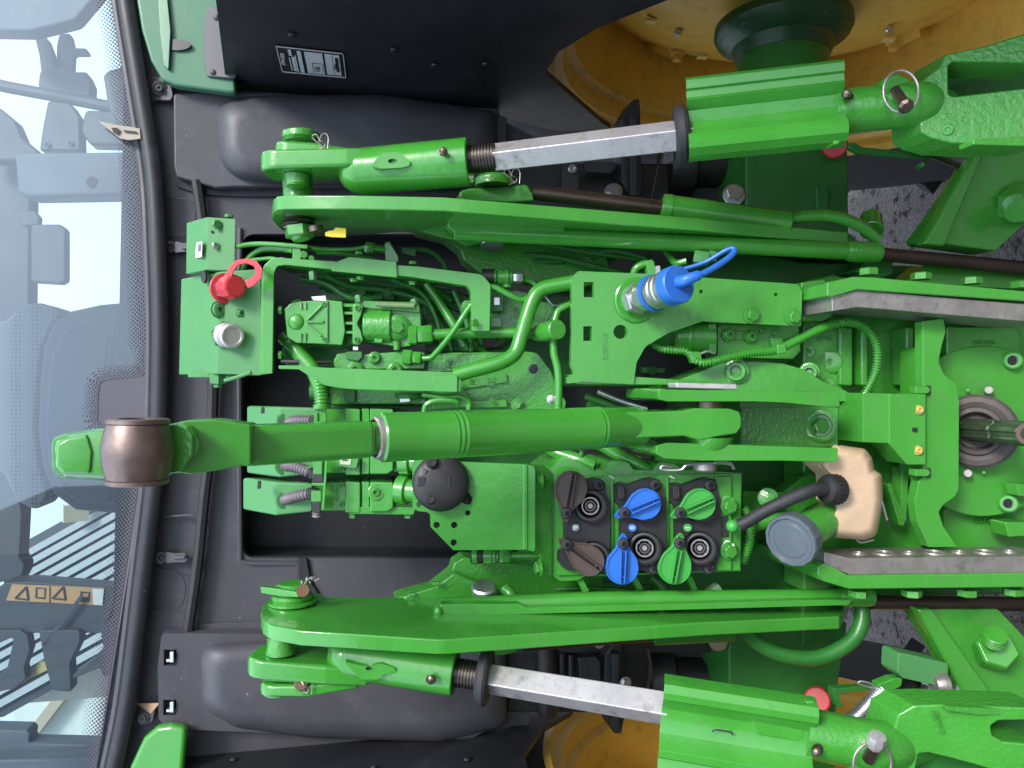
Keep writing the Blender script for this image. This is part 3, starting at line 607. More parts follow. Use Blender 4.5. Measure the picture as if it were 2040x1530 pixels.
# ---- rear wheels
def wheel(Xr, sgn, lab):
    c0 = W(Xr, 1950, -702); n = (XV * sgn - UV_ * (.07 if sgn > 0 else .0)).normalized(); q = lambda t: c0 + n * t * S
    rim = MB().lathe(c0, c0 + n, [(0, 622), (0, 604), (14, 596), (34, 600), (48, 575), (70, 566), (92, 570), (108, 548), (150, 540), (300, 530), (310, 532), (330, 545), (420, 560), (440, 620), (440, 626), (410, 575), (320, 552), (150, 556), (60, 590), (10, 622), (0, 622)], 64, cap=False)
    d_ = MB(); sg = 48
    wv = rim.make('wheel', YEL, T, label=lab, sharp=25)
    prof = [(300, 535), (255, 440), (215, 330), (205, 240), (205, 100)]
    d_.lathe(c0, c0 + n, prof, sg, cap=False); d_.lathe(c0, c0 + n, [(t + 14, r) for t, r in prof], sg, cap=False)
    DS = d_.make('wheel_disc', YEL, wv)
    a, b, _ = basis(n)
    def rp(r, th, t): return q(t) + (a * math.cos(th) + b * math.sin(th)) * r * S
    for i in range(8):
        th = 2 * math.pi * (i + .25) / 8
        for j, (r, t) in enumerate(((360, 224), (430, 250))):
            p = rp(r, th + .1 * j, t - 6)
            if j == 0: MB().bar(p, p - n * 6 * S, 15, 11).make('square_nut', mat('bright_nut', (.8, .62, .2), .35) if i == 0 else bpy.data.materials['bright_nut'], wv)
            else: MB().lathe(p, p - n, [(0, 22), (8, 21), (10, 14), (26, 13), (28, 8)], 12).make('wheel_stud', YEL, wv)
        p = rp(300, th - .2, 212 - 5); MB().lathe(p, p - n, [(0, 11), (9, 11), (12, 8)], 12).make('wheel_nut', ZINC, wv)
    for i in range(8):
        th = 2 * math.pi * i / 8 + .3; p = rp(480, th, 268); p2 = rp(560, th, 300)
        MB().bar(p, p2, 46, 16, 46, 10, ref=n).make('rim_lug', YEL, wv)
    ty = MB().lathe(c0, c0 + n, [(20, 598), (-4, 640), (-11, 760), (-14, 900), (-8, 1010), (10, 1085), (80, 1105), (380, 1105), (450, 1080), (490, 1000), (500, 880), (480, 740), (440, 620)], 72, cap=False)
    TY = ty.make('tyre', RUB, wv)
    lg = MB()
    for i in range(44):
        th = 2 * math.pi * i / 44; s_ = i % 2
        a0 = th; p = rp(1120, a0, 230); p2 = rp(1075, a0 + .13, -10 if s_ else 470)
        lg.bar(p, p2, 26, 40, ref=(p - q(230)).normalized())
    lg.make('tread_lugs', RUB, wv, bevel=3)
    return wv
wheel(766, 1, 'upper yellow wheel rim with black tyre'); wheel(-955, -1, 'lower yellow wheel rim with black tyre')

# ---- mudguard crown over each tyre
for (xa, xb, par) in ((740, 1420, FU), (-920, -1640, FLo)):
    ar = MB(); vs = []; N = 26
    for x in (xa, xb):
        for rr in (1190, 1206):
            for i in range(N + 1):
                th = R(-35 + 160 * i / N); vs.append(W(x, 1950 + rr * math.sin(R(55) - th + R(35)) * 1.0 if 0 else 1950 - rr * math.cos(th), -702 + rr * math.sin(th)))
    fs = []; M_ = N + 1
    for i in range(N):
        fs += [(i, i + 1, 2 * M_ + i + 1, 2 * M_ + i), (M_ + i, 3 * M_ + i, 3 * M_ + i + 1, M_ + i + 1), (i, M_ + i, M_ + i + 1, i + 1), (2 * M_ + i, 2 * M_ + i + 1, 3 * M_ + i + 1, 3 * M_ + i)]
    ar.add(vs, fs); ar.make('mudguard_crown', PLASD, par)
# ---- rear axle
def axc(v, d=450): return P(1565, v, d)
ax = MB()
ax.cyl(W(905, 1950, -700), W(640, 1950, -705), 112, 118, 40)
ax.plate([(1485, 300), (1500, 290), (1660, 292), (1690, 300), (1692, 470), (1740, 560), (1740, 620), (1480, 620), (1486, 560)], 330, 260, r=6)
AX = ax.make('axle_housing', GDARK, T, bevel=6, label='upper green axle housing running out to the wheel')
MB().lathe(W(930, 1950, -700), W(800, 1950, -700), [(0, 170), (20, 172), (34, 165), (60, 128), (90, 116)], 40).make('axle_flange', mat('dark_green_flange_paint', (.012, .07, .018), .4, bump=.0006, bscale=150, var=.2), AX)  # flange in a darker green than the housing
for i in range(10):
    th = 2 * math.pi * i / 10; o = bpy.data.objects.new('bolt', BM_['dc']); C.objects.link(o)
    o.location = W(900, 1950, -700) + (UV_ * math.cos(th) + FV * math.sin(th)) * 148 * S; o.rotation_mode = 'QUATERNION'; o.rotation_quaternion = (-XV).to_track_quat('Z', 'Y'); o.scale = (13 * S,) * 3; attach(o, AX)
MB().plate([(1626, 370), (1650, 372), (1650, 425), (1628, 425)], 322, 14).make('cast_rib', GDARK, AX, bevel=2)
ax = MB(); ax.cyl(W(-700, 1950, -700), W(-1160, 1950, -700), 118, 112, 40)
ax.plate([(1452, 1240), (1690, 1240), (1668, 1380), (1664, 1600), (1452, 1600)], 330, 260, r=6)
AXL = ax.make('axle_housing', GDARK, T, bevel=6, label='lower green axle housing behind the lower lift rod')
MB().plate([(1600, 1256), (1624, 1256), (1622, 1284), (1600, 1286)], 322, 14).make('cast_rib', GDARK, AXL, bevel=2)
# trailer of dark assemblies beside the axle
def brake(v0, v1, lab, s):
    b = MB(); m_ = 1 if s > 0 else -1
    b.plate([(1010, v0), (1480, v0), (1485, v1), (1010, v1)], 470, 120, r=6)
    o = b.make('brake_housing', DARKM, T, bevel=5, label=lab); return o
B1 = brake(325, 470, 'upper dark brake housing behind the silver lift rod bar', 1)
B2 = brake(1255, 1420, 'lower dark brake housing behind the silver lift rod bar', -1)
def fin(u0, vt, vb, par, d=380):
    MB().plate([(u0 - 20, vt + 36), (u0, vt), (u0 + 12, vt - 2), (u0 + 14, vt + 20), (u0 + 18, vb - 30), (u0 + 12, vb), (u0 - 2, vb), (u0 - 24, vb - 40)], d, 80, r=3).make('mounting_ear', DARKM, par, bevel=3)
    MB().plate([(u0 - 6, vt + 30), (u0 + 8, vt + 30), (u0 + 8, vb - 10), (u0 - 6, vb - 10)], d - 22, 20, r=2).make('ear_rib', BLACK, par, bevel=2)
fin(1262, 198, 400, B1); fin(1226, 1272, 1462, B2, 380)
MB().plate([(1120, 322), (1152, 322), (1154, 386), (1118, 388)], 380, 10, r=2).make('bracket', BLACK, B1, bevel=1.5)
bolt('sz', 1139, 338, 378, 9, B1, name='cap_screw')
MB().plate([(1162, 322), (1226, 322), (1228, 334), (1216, 346), (1166, 343)], 385, 10, r=5).make('cover_plate', BLACK, B1, bevel=2)
bolt('zn', 1222, 382, 360, 14, B1, n=Dv(.3, -1, .2)); bolt('zn', 1462, 388, 340, 17, B1, n=Dv(.2, -1, .1))
MB().lathe(P(1330, 330, 470), P(1480, 330, 470), [(0, 70), (40, 84), (60, 84), (70, 60), (180, 56)], 36).make('brake_drum', DARKM, B1)
MB().tube([(1316, 300, 400), (1308, 340, 392), (1296, 400, 400)], 3, 6).make('brake_ring', STEEL, B1)
MB().tube([(1290, 1290, 392), (1296, 1340, 386), (1284, 1400, 392)], 4, 6).make('brake_ring', STEEL, B2)
MB().lathe(P(1290, 1350, 480), P(1460, 1350, 480), [(0, 70), (40, 84), (60, 84), (70, 60), (190, 56)], 36).make('brake_drum', DARKM, B2)
MB().plate([(1152, 1310), (1188, 1308), (1196, 1320), (1196, 1360), (1155, 1352)], 380, 8, r=5).make('cover_plate', PLASD, B2, bevel=2)
for (u, v) in ((1105, 1330), (1120, 1335), (1138, 1338)): MB().lathe(P(u, v - 35, 420), P(u, v + 35, 420), [(0, 10), (88, 10)], 10).make('brake_line', DARKM, B2)
MB().lathe(P(1088, 1280, 420), P(1092, 1430, 420), [(0, 26), (90, 30), (150, 34), (185, 26)], 24).make('actuator', BLACK, B2)
bolt('zn', 1432, 1278, 340, 15, B2, n=Dv(-.2, -1, .1)); bolt('zn', 1194, 1280, 360, 9, B2); bolt('zn', 1246, 1360, 340, 9, B2)
# red reflectors behind the rods
for (u, v) in ((1663, 290), (1628, 1394)):
    MB().lathe(P(u, v, 300), P(u, v, 100), [(0, 30), (8, 30), (12, 26), (12, .1)], 32).make('red_cap', RED, T, label='round red plastic cap beside the axle')
# ================================================================== HITCH
# ---- lift arms: heavy plates standing fore and aft, with the ram casing welded along the inner side
def arm(near, far, Xf, side, lab):
    """near/far: [(u, v of inner face)]; Xf(u) lateral position"""
    pts = [PX(u, v, Xf(u)) for u, v in near] + [PX(u, v, Xf(u)) for u, v in reversed(far)]
    return MB().poly(pts, XV * side * 26 * S).make('lift_arm', GREEN, T, bevel=3, seg=3, label=lab)
XU = lin(560, 322, 1700, 292)
AU = arm([(541, 438), (544, 424), (552, 419), (566, 417), (700, 417), (885, 421), (1050, 434), (1400, 461), (1690, 487), (1702, 494)],
         [(556, 455), (572, 466), (600, 472), (700, 470), (800, 462), (850, 468), (900, 474), (1100, 486), (1400, 508), (1735, 532)], XU, 1, 'upper lift arm, thick green plate with pale rear edge')
XL = lin(560, -428, 1700, -470)
AL = arm([(519, 1222), (524, 1236), (540, 1246), (600, 1257), (700, 1263), (870, 1274), (890, 1274), (1400, 1240), (1672, 1228), (1678, 1220)],
         [(524, 1206), (540, 1190), (560, 1184), (640, 1182), (650, 1190), (790, 1190), (860, 1192), (1100, 1188), (1400, 1180), (1700, 1176)], XL, -1, 'lower lift arm, thick green plate catching the light')
# casing tubes
def casing(pts, r, par, rod, lab=None):
    c_ = MB().tube(pts, r, 20, 1).make('ram_casing', GREEN, par, bevel=2)
    a = P(*pts[-1]); b = P(*pts[-2]); n = (a - b).normalized(); k = kk(pts[-1][2])
    MB().lathe(a - n * 60 * S, a + n * 30 * S, [(0, r * k), (10, r * k * 1.22), (64, r * k * 1.25), (72, r * k * 1.15), (72, r * k * .7), (60, 14 * k), (60, 2)], 28).make('ram_end', GCAST, c_)
    MB().tube(rod, 14, 18, 1).make('ram_rod', RODB, par, label=lab)
    return c_
CU = casing([(905, 462, -10), (1200, 476, 10), (1740, 503, 60)], 17, AU, [(1750, 506, 62), (2100, 540, 100)])
CL = casing([(885, 1207, -20), (1200, 1194, 0), (1725, 1188, 50)], 16, AL, [(1735, 1200, 62), (2100, 1204, 100)])
# weld flats where the casing starts
MB().plate([(888, 435), (900, 432), (1040, 446), (1128, 455), (1120, 464), (1032, 462), (905, 462), (896, 455)], lin(888, -30, 1128, -10), 30, r=4).make('weld_plate', GREEN, AU, bevel=4, seg=3)
MB().plate([(868, 1214), (880, 1204), (1035, 1203), (1050, 1211), (1640, 1195), (1700, 1195), (1690, 1206), (1045, 1224), (880, 1228), (866, 1224)], lin(868, -60, 1700, 10), 26, r=3).make('weld_plate', GREEN, AL, bevel=4, seg=3)
MB().ball(P(873, 1218, -58), 11, 12, sq=.8).make('weld_bead', GCAST, AL)
# cast rock arms that drive the lift arms
RA = MB().plate([(820, 440), (980, 430), (1200, 470), (1220, 560), (1150, 575), (960, 548), (925, 520), (918, 500), (890, 478), (830, 462)], lin(820, 90, 1220, 180), 60, r=14).make('rock_arm', GCAST, T, bevel=12, seg=3, label='upper cast rock arm in shadow behind the lift arm')
MB().plate([(800, 448), (985, 452), (1010, 470), (930, 490), (905, 478), (870, 470)], lin(800, 40, 1010, 70), 30, r=8).make('arm_web', GCAST, RA, bevel=6)
MB().lathe(P(980, 478, 60), P(980, 478, 60) + Dv(-1, -.38, 0), [(0, 20), (12, 24), (16, 22), (17, 4)], 28).make('pin_head', ZINC, RA)
RA2 = MB().plate([(760, 1198), (860, 1172), (900, 1140), (905, 1122), (925, 1110), (1000, 1120), (1200, 1145), (1210, 1200), (1000, 1200), (985, 1196)], lin(760, 60, 1210, 140), 60, r=12).make('rock_arm', GCAST, T, bevel=12, seg=3, label='lower cast rock arm with flat pin head')
MB().plate([(780, 1196), (870, 1168), (905, 1142), (1000, 1180), (985, 1198), (880, 1202)], lin(780, 30, 1000, 70), 30, r=8).make('arm_web', GCAST, RA2, bevel=8)
MB().lathe(P(964, 1178, 30), P(964, 1178, 30) + Dv(1, -.38, 0), [(0, 26), (10, 26), (14, 22), (14, .1)], 28).make('pin_head', ZINC, RA2)
MB().tube([(1005, 1172, 40), (1018, 1185, 30), (1028, 1205, 30)], 12, 12).make('pipe_stub', GCAST, RA2)
for u, v in ((862, 1160), (814, 1182)): MB().plate(rect(u, v, u + 14, v + 6), 30, 10).make('weld_tab', GCAST, RA2, bevel=1)
# ---- lift arm pins
def pinstack(p0, p1, prof, mt, name, par): return MB().lathe(p0, p1, prof, 28).make(name, mt, par)
a = P(597, 268, -40); b = P(597, 480, -40)
MB().cyl(P(590, 300, -40), P(597, 452, -40), 30, 27, 26).make('arm_pin', GCAST, AU)
MB().lathe(P(600, 284, -40), P(600, 262, -40), [(0, 30), (6, 36), (16, 36), (20, 30), (20, 4)], 28).make('pin_head', GCAST, AU)
MB().lathe(P(595, 436, -40), P(597, 480, -40), [(0, 30), (5, 32), (7, 27), (12, 33), (16, 28), (20, 30)], 28).make('washer_stack', THRD, AU)
MB().hexa(P(597, 452, -45), P(600, 480, -45) - P(597, 452, -45), 30, 20).make('castle_nut', GREEN, AU)
MB().cyl(P(598, 462, -45), P(602, 478, -45), 19, 18, 20, ch=2).make('pin_end', GREEN, AU)
MB().lathe(P(628, 452, -60), P(632, 470, -60), [(0, 15), (10, 15), (12, 12), (12, .1)], 20).make('lynch_pin', STEEL, AU)
MB().plate([(648, 463), (655, 460), (664, 459), (669, 453), (689, 455), (689, 473), (660, 472), (648, 470)], -66, 2, r=1).make('yellow_tag', YTAG, AU, label='small yellow plastic tag on the upper arm pin')
def hairpin(u, v, d, par, s=1):
    MB().tube([(u - 2, v + 16, d), (u + 8, v + 10, d), (u - 6, v - 2, d - 4), (u - 12, v - 10, d), (u - 4, v - 14, d), (u + 4, v - 2, d - 6), (u + 14, v + 4, d), (u + 8, v + 13, d), (u + 2, v + 4, d), (u + 6, v - 12, d), (u + 14, v - 16, d), (u + 20, v - 8, d), (u + 19, v + 14, d)], 1.2 * s, 6, 5).make('hairpin', RAIL, par)
# lower arm pin
MB().lathe(P(583, 1200, -30), P(583, 1160, -30), [(0, 46), (5, 46), (6, 38), (12, 40), (17, 36), (18, 30), (24, 30), (27, 34), (34, 32), (38, 26), (38, 2)], 30).make('pin_stack', GCAST, AL)
MB().plate([(519, 1169), (556, 1174), (596, 1181), (594, 1190), (552, 1187), (520, 1181)], lin(519, -60, 596, -78), 16, r=1).make('locking_tab', GREEN, AL, bevel=2)
MB().lathe(P(603, 1178, -76), P(604, 1173, -100), [(0, 12), (10, 12)], 12).make('rusty_washer', mat('rust', (.16, .085, .05), .7, var=.3), AL)
pp = MB()
for (a, b, c) in ((602, 1160, 4), (612, 1154, 5), (622, 1152, 4), (618, 1160, 3), (630, 1156, 3), (626, 1150, 2)): pp.ball(P(a, b, -80), c, 7, sq=.7)
pp.tube([(605, 1165, -80), (620, 1150, -84), (628, 1158, -80), (636, 1152, -80)], 1.2, 6).make('split_pin', RAIL, AL)

# ---- lift rods
def lift_rod(up):
    y = (lambda v: v) if up else (lambda v: v)
    if up:
        lab = 'upper lift rod with silver bar and rubber ring near its bottom guard'
        side = 1; dF = -70
        tine = [(528, 352), (760, 352)]
        body = MB().cyl(P(716, 342, -80), P(936, 322, -105), 43, 44, 40, ch=2)
        body.ball(P(718, 342, -80), 42, 20)
        LR = body.make('lift_rod', GREEN, T, label=lab)
        k = kk(-80)
        # heavy near tine
        MB().xplate(rnd([(526, -128, 40), (526, -30, 40), (640, -24, 30), (760, -50, 20), (780, -110, 10), (700, -124, 20)], 20), lambda u, v=0: 350 - (u - 528) * .03, -80, 36, 1).make('fork_tine', GREEN, LR, bevel=12, seg=4)
        MB().xplate(rnd([(555, -122, 30), (555, -34, 30), (640, -34, 20), (760, -60, 10), (760, -100, 10), (640, -118, 30)], 20), lambda u, v=0: 318 + (u - 555) * .06 if u < 640 else 323 + (u - 640) * .12, -80, 26, 1).make('fork_tine', GREEN, LR, bevel=11, seg=4)
        MB().plate([(690, 303), (760, 312), (760, 330), (700, 330), (660, 316), (640, 306), (640, 300)], -84, 30, r=6).make('fork_web', GREEN, LR, bevel=6, seg=3)
        MB().cyl(P(592, 326, -78), P(592, 372, -78), 22, 22, 24).make('fork_pin', GREEN, LR)
        MB().lathe(P(592, 350, -80), P(594, 378, -80), [(0, 24), (18, 22), (24, 12)], 24).make('pin_boss', GCAST, LR)
        hairpin(634, 282, -120, LR)
        MB().plate([(738, 330), (752, 314), (764, 304), (792, 303), (806, 312), (818, 322), (816, 330), (800, 334), (760, 336)], -140, 40, r=7, holes=[circ(782, 321, 9, 16, 5)]).make('hook_lug', GREEN, LR, bevel=5, seg=3)
        bolt('kn', 883, 304, -140, 9, LR, n=Dv(.1, -1, 0), name='grease_fitting'); MB().lathe(P(884, 302, -148), P(884, 300, -200), [(0, 5), (8, 5), (10, 7), (16, 6), (18, 2)], 12).make('grease_nipple', STEEL, LR)
        A, B = P(934, 318, -105), P(990, 312, -112); n = (B - A)
        L = n.length / S; pr = []
        for i in range(9): t = L * i / 9; pr += [(t, 26), (t + L / 18, 26), (t + L / 16, 23.5), (t + L / 9.5, 23.5)]
        MB().lathe(A - n * .03, B, pr, 28).make('thread', THRD, LR)
        MB().bar(P(985, 313, -112), P(1350, 270, -170), 18.5, 19, 20, 20, roll=R(44)).make('silver_bar', BARE, LR, bevel=2.5, seg=3)
        c0, c1 = P(1344, 271, -168), P(1372, 267, -172); MB().lathe(c0, c1, [(0, 26), (0, 44), (5, 50), (15, 51), (21, 48), (24, 42), (24, 26)], 36, cap=False).make('rubber_ring', RUB, LR)
        MB().bar(P(1366, 268, -171), P(1384, 266, -175), 20, 20, roll=R(44)).make('bar_end', BARE, LR, bevel=2)
        # guard: folded sheet around the lower tube
        a0, a1 = P(1368, 256, -165), P(1672, 224, -214); n = (a1 - a0).normalized(); bb = (FV - n * FV.dot(n)).normalized(); sx = bb.cross(n)
        if sx.x < 0: sx = -sx
        sec = [(72, -46), (66, -50), (52, -50), (50, -44), (38, -44), (32, -50), (20, -32), (2, -28), (-12, -34), (-22, -44), (-26, -52), (-40, -62), (-52, -58), (-62, -44), (-64, -20)]
        def sheet(sec, a0, a1, name, par, flip=1, t=5):
            g_ = MB(); vs = []
            for p in (a0, a1):
                for (s_, d_) in sec: vs.append(p + sx * s_ * flip * S + bb * d_ * S)
            for p in (a0, a1):
                for (s_, d_) in sec: vs.append(p + sx * s_ * flip * S + bb * (d_ + t) * S)
            m_ = len(sec); fs = []
            for i in range(m_ - 1): fs += [(i, i + 1, m_ + i + 1, m_ + i), (2 * m_ + i, 3 * m_ + i, 3 * m_ + i + 1, 2 * m_ + i + 1), (i, 2 * m_ + i, 2 * m_ + i + 1, i + 1), (m_ + i, m_ + i + 1, 3 * m_ + i + 1, 3 * m_ + i)]
            fs += [(0, m_, 3 * m_, 2 * m_), (m_ - 1, 3 * m_ - 1, 4 * m_ - 1, 2 * m_ - 1)]
            g_.add(vs, fs); return g_.make(name, GPALE if 0 else GREEN, par, bevel=1.2, sharp=20)
        GD = sheet(sec, a0, a1, 'rod_guard', LR)
        MB().cyl(P(1374, 262, -150), P(1672, 228, -200), 40, 40, 28).make('inner_tube', GREEN, LR)
        MB().plate([(1548, 248), (1560, 236), (1655, 226), (1664, 232), (1664, 272), (1655, 283), (1600, 286), (1550, 272)], lin(1548, -222, 1664, -240), 30, r=8).make('guard_bulge', GREEN, GD, bevel=8, seg=4)
        MB().plate([(1664, 252), (1688, 248), (1684, 272), (1668, 288), (1662, 286)], -256, 24, r=3).make('stop_lug', GREEN, LR, bevel=3)
        # bottom fork
        BT = MB().tube([(1660, 224, -215), (1760, 214, -232), (1830, 208, -240), (1895, 215, -170)], lambda t: 44 - (0 if t < .7 else (t - .7) * 50), 32, 5).make('bottom_fork', GCAST, LR)
        bolt('kn', 1688, 191, -262, 9, LR, n=Dv(.5, -1, .1), name='grease_fitting')
        MB().lathe(P(1687, 190, -268), P(1690, 180, -300), [(0, 5), (8, 5), (10, 7), (16, 6), (18, 2)], 12).make('grease_nipple', STEEL, LR)
        MB().plate([(1826, 170), (1874, 132), (1884, 108), (1960, 92), (2090, 52), (2090, 126), (1900, 122), (1890, 130), (1890, 188), (1902, 192), (2090, 170), (2090, 285), (1990, 290), (1900, 285), (1860, 275), (1836, 262)], lin(1826, -255, 2090, -300), 70, r=10).make('fork_head', GROUGH, LR, bevel=9, seg=4)
        MB().plate([(1885, 112), (2095, 100), (2095, 205), (1892, 200)], -150, 30).make('fork_floor', GDARK, LR)  # darker green paints in the shade of the slot
        MB().plate([(1938, 278), (2090, 268), (2090, 292), (1940, 288)], -300, 30, r=3).make('cast_ledge', GCAST, LR, bevel=3)
        text('cast_number', 'R271625', 1906, 252, -266, 17, GCAST, LR, th=1.2, right=P(1902, 210, 0) - P(1918, 280, 0))
        text('cast_number', '16L504', 1926, 254, -270, 17, GCAST, LR, th=1.2, right=P(1902, 210, 0) - P(1918, 280, 0))
        for u, v in ((1888, 258), (1962, 248)): MB().lathe(P(u, v, -268), P(u, v, -400), [(0, 9), (3, 8), (3, 4), (1, 3)], 16).make('cast_mark', GCAST, LR)
        MB().plate([(1758, 180), (1765, 152), (1790, 144), (1812, 152), (1822, 172), (1826, 190), (1800, 196)], -262, 30, r=10).make('pin_boss', GCAST, LR, bevel=7, seg=3)
        lp = (1795, 180, -300)
        ring = [(1795 + 35 * math.cos(t * math.pi / 12), 182 + 42 * math.sin(t * math.pi / 12), -292 - 8 * math.cos(t * math.pi / 12)) for t in range(24)]
        MB().tube(ring, 2.6, 8, 1, closed=True).make('lynch_pin_ring', RAIL, LR)
        MB().cyl(P(1783, 180, -285), P(1806, 212, -312), 8, 8, 16).make('lynch_pin', STEEL, LR)
        MB().lathe(P(1800, 205, -306), P(1812, 222, -330), [(0, 10), (14, 12), (18, 8), (18, 1)], 8).make('lynch_pin_head', STEEL, LR)
    else:
        lab = 'lower lift rod with rubber ring pushed up against its threads'
        body = MB().cyl(P(694, 1304, -80), P(908, 1338, -105), 43, 43, 40, ch=2)
        body.ball(P(696, 1306, -80), 42, 20)
        LR = body.make('lift_rod', GREEN, T, label=lab)
        MB().xplate(rnd([(500, -128, 40), (500, -30, 40), (620, -24, 30), (740, -50, 20), (740, -110, 10), (660, -124, 20)], 20), lambda u, v=0: 1290 + (u - 500) * .12 if u > 560 else 1297, -80, 36, -1).make('fork_tine', GREEN, LR, bevel=12, seg=4)
        MB().xplate(rnd([(524, -118, 30), (524, -34, 30), (620, -34, 20), (720, -60, 10), (720, -100, 10), (620, -118, 30)], 20), lambda u, v=0: 1349 - max(0, (u - 640) * .12), -80, 24, -1).make('fork_tine', GREEN, LR, bevel=11, seg=4)
        MB().cyl(P(556, 1268, -78), P(556, 1352, -78), 22, 22, 24).make('fork_pin', GREEN, LR)
        MB().lathe(P(560, 1268, -84), P(560, 1300, -84), [(0, 22), (20, 26), (30, 28)], 24).make('pin_boss', GCAST, LR)
        MB().lathe(P(556, 1368, -84), P(556, 1385, -84), [(0, 30), (10, 28), (12, 24), (12, 1)], 24).make('pin_head', GCAST, LR)
        hairpin(602, 1368, -120, LR, .9); MB().lathe(P(600, 1362, -118), P(600, 1362, -150), [(0, 13), (5, 11), (5, 1)], 16).make('rusty_washer', bpy.data.materials['rust'], LR)
        MB().plate([(686, 1318), (715, 1325), (735, 1328), (760, 1322), (785, 1330), (790, 1338), (764, 1344), (752, 1354), (720, 1354), (706, 1340), (694, 1328)], -140, 40, r=7, holes=[circ(736, 1332, 8, 16, 4)]).make('hook_lug', GREEN, LR, bevel=5, seg=3)
        bolt('kn', 860, 1352, -140, 9, LR, name='grease_fitting'); MB().lathe(P(860, 1352, -148), P(862, 1350, -200), [(0, 5), (8, 5), (10, 7), (16, 6), (18, 2)], 12).make('grease_nipple', STEEL, LR)
        A, B = P(906, 1339, -105), P(962, 1348, -112); n = (B - A); L = n.length / S; pr = []
        for i in range(9): t = L * i / 9; pr += [(t, 26), (t + L / 18, 26), (t + L / 16, 23.5), (t + L / 9.5, 23.5)]
        MB().lathe(A - n * .03, B, pr, 28).make('thread', THRD, LR)
        MB().bar(P(972, 1352, -112), P(1330, 1412, -170), 20, 20, 21.5, 21.5, roll=R(44)).make('silver_bar', BARE, LR, bevel=2.5, seg=3)
        c0, c1 = P(954, 1346, -110), P(980, 1350, -114); MB().lathe(c0, c1, [(0, 26), (0, 44), (5, 50), (15, 52), (20, 49), (22, 42), (22, 26)], 36, cap=False).make('rubber_ring', RUB, LR)
        a0, a1 = P(1316, 1420, -168), P(1612, 1468, -214); n = (a1 - a0).normalized(); bb = (FV - n * FV.dot(n)).normalized(); sx = bb.cross(n)
        if sx.x > 0: sx = -sx
        sec = [(-76, -22), (-70, -50), (-58, -58), (-46, -56), (-40, -44), (-28, -34), (-20, -28), (2, -28), (20, -34), (30, -44), (40, -56), (52, -56), (56, -50), (66, -52), (76, -56), (86, -56), (94, -30)]
        g_ = MB(); vs = []; t = 5
        for off in (0, t):
            for p in (a0, a1):
                for (s_, d_) in sec: vs.append(p + sx * s_ * S + bb * (d_ + off) * S)
        m_ = len(sec); fs = []
        for i in range(m_ - 1): fs += [(i, i + 1, m_ + i + 1, m_ + i), (2 * m_ + i, 3 * m_ + i, 3 * m_ + i + 1, 2 * m_ + i + 1), (i, 2 * m_ + i, 2 * m_ + i + 1, i + 1), (m_ + i, m_ + i + 1, 3 * m_ + i + 1, 3 * m_ + i)]
        fs += [(0, m_, 3 * m_, 2 * m_), (m_ - 1, 3 * m_ - 1, 4 * m_ - 1, 2 * m_ - 1)]
        GD = g_.add(vs, fs).make('rod_guard', GREEN, LR, bevel=1.2, sharp=20)
        MB().cyl(P(1322, 1414, -150), P(1612, 1462, -200), 38, 40, 28).make('inner_tube', GREEN, LR)
        MB().plate([(1490, 1430), (1505, 1412), (1560, 1396), (1600, 1400), (1606, 1410), (1604, 1470), (1590, 1480), (1510, 1466)], lin(1490, -225, 1606, -240), 30, r=8).make('guard_bulge', GREEN, GD, bevel=8, seg=4)
        for (u, v, w_) in ((1432, 1388, 34), (1440, 1458, 40)): MB().tube([(u - w_ / 2, v, -226), (u - w_ / 2 + 5, v - 4, -228), (u + w_ / 2 - 6, v, -230), (u + w_ / 2, v + 6, -228)], 1.6, 6).make('guard_slot', INK, GD)
        MB().plate([(1606, 1398), (1622, 1396), (1632, 1410), (1630, 1432), (1612, 1430)], -252, 24, r=5).make('stop_lug', GREEN, LR, bevel=3)
        MB().tube([(1602, 1458, -215), (1690, 1476, -228), (1760, 1486, -236), (1850, 1476, -160)], lambda t: 48 - (0 if t < .7 else (t - .7) * 50), 32, 5).make('bottom_fork', GCAST, LR)
        bolt('kn', 1627, 1494, -264, 10, LR, name='grease_fitting'); MB().lathe(P(1627, 1496, -268), P(1627, 1504, -300), [(0, 5), (8, 5), (10, 7), (16, 6), (18, 2)], 12).make('grease_nipple', STEEL, LR)
        MB().plate([(1790, 1424), (1822, 1406), (1880, 1404), (2090, 1412), (2090, 1434), (1990, 1436), (1974, 1446), (1978, 1466), (2000, 1478), (2090, 1486), (2090, 1560), (2000, 1540), (1900, 1512), (1850, 1500), (1830, 1502), (1820, 1560), (1790, 1600), (1770, 1540), (1780, 1460)], lin(1780, -250, 2090, -300), 70, r=9).make('fork_head', GCAST, LR, bevel=10, seg=4)
        MB().plate([(1960, 1425), (2095, 1425), (2095, 1500), (1960, 1500)], -210, 30).make('fork_floor', GDARK, LR)
        MB().plate([(1826, 1495), (2095, 1530), (2095, 1640), (1800, 1640)], -190, 30).make('fork_floor', GDARK, LR)
        MB().plate([(1886, 1408), (2090, 1416), (2090, 1424), (1950, 1424), (1888, 1416)], -286, 12, r=2).make('cast_ledge', GROUGH, LR, bevel=2)
        text('cast_number', 'R271626', 1872, 1440, -268, 13, GCAST, LR, th=1.2, right=P(1862, 1420, 0) - P(1876, 1460, 0))
        text('cast_number', 'L504', 1860, 1424, -268, 10, GCAST, LR, th=1.2, right=P(1862, 1420, 0) - P(1876, 1460, 0))
        ring = [(1738 + 38 * math.cos(t * math.pi / 12), 1520 + 40 * math.sin(t * math.pi / 12), -292) for t in range(24)]
        MB().plate([(1700, 1520), (1712, 1504), (1740, 1496), (1770, 1508), (1782, 1540), (1700, 1545)], -262, 30, r=12).make('pin_boss', GCAST, LR, bevel=8, seg=3)
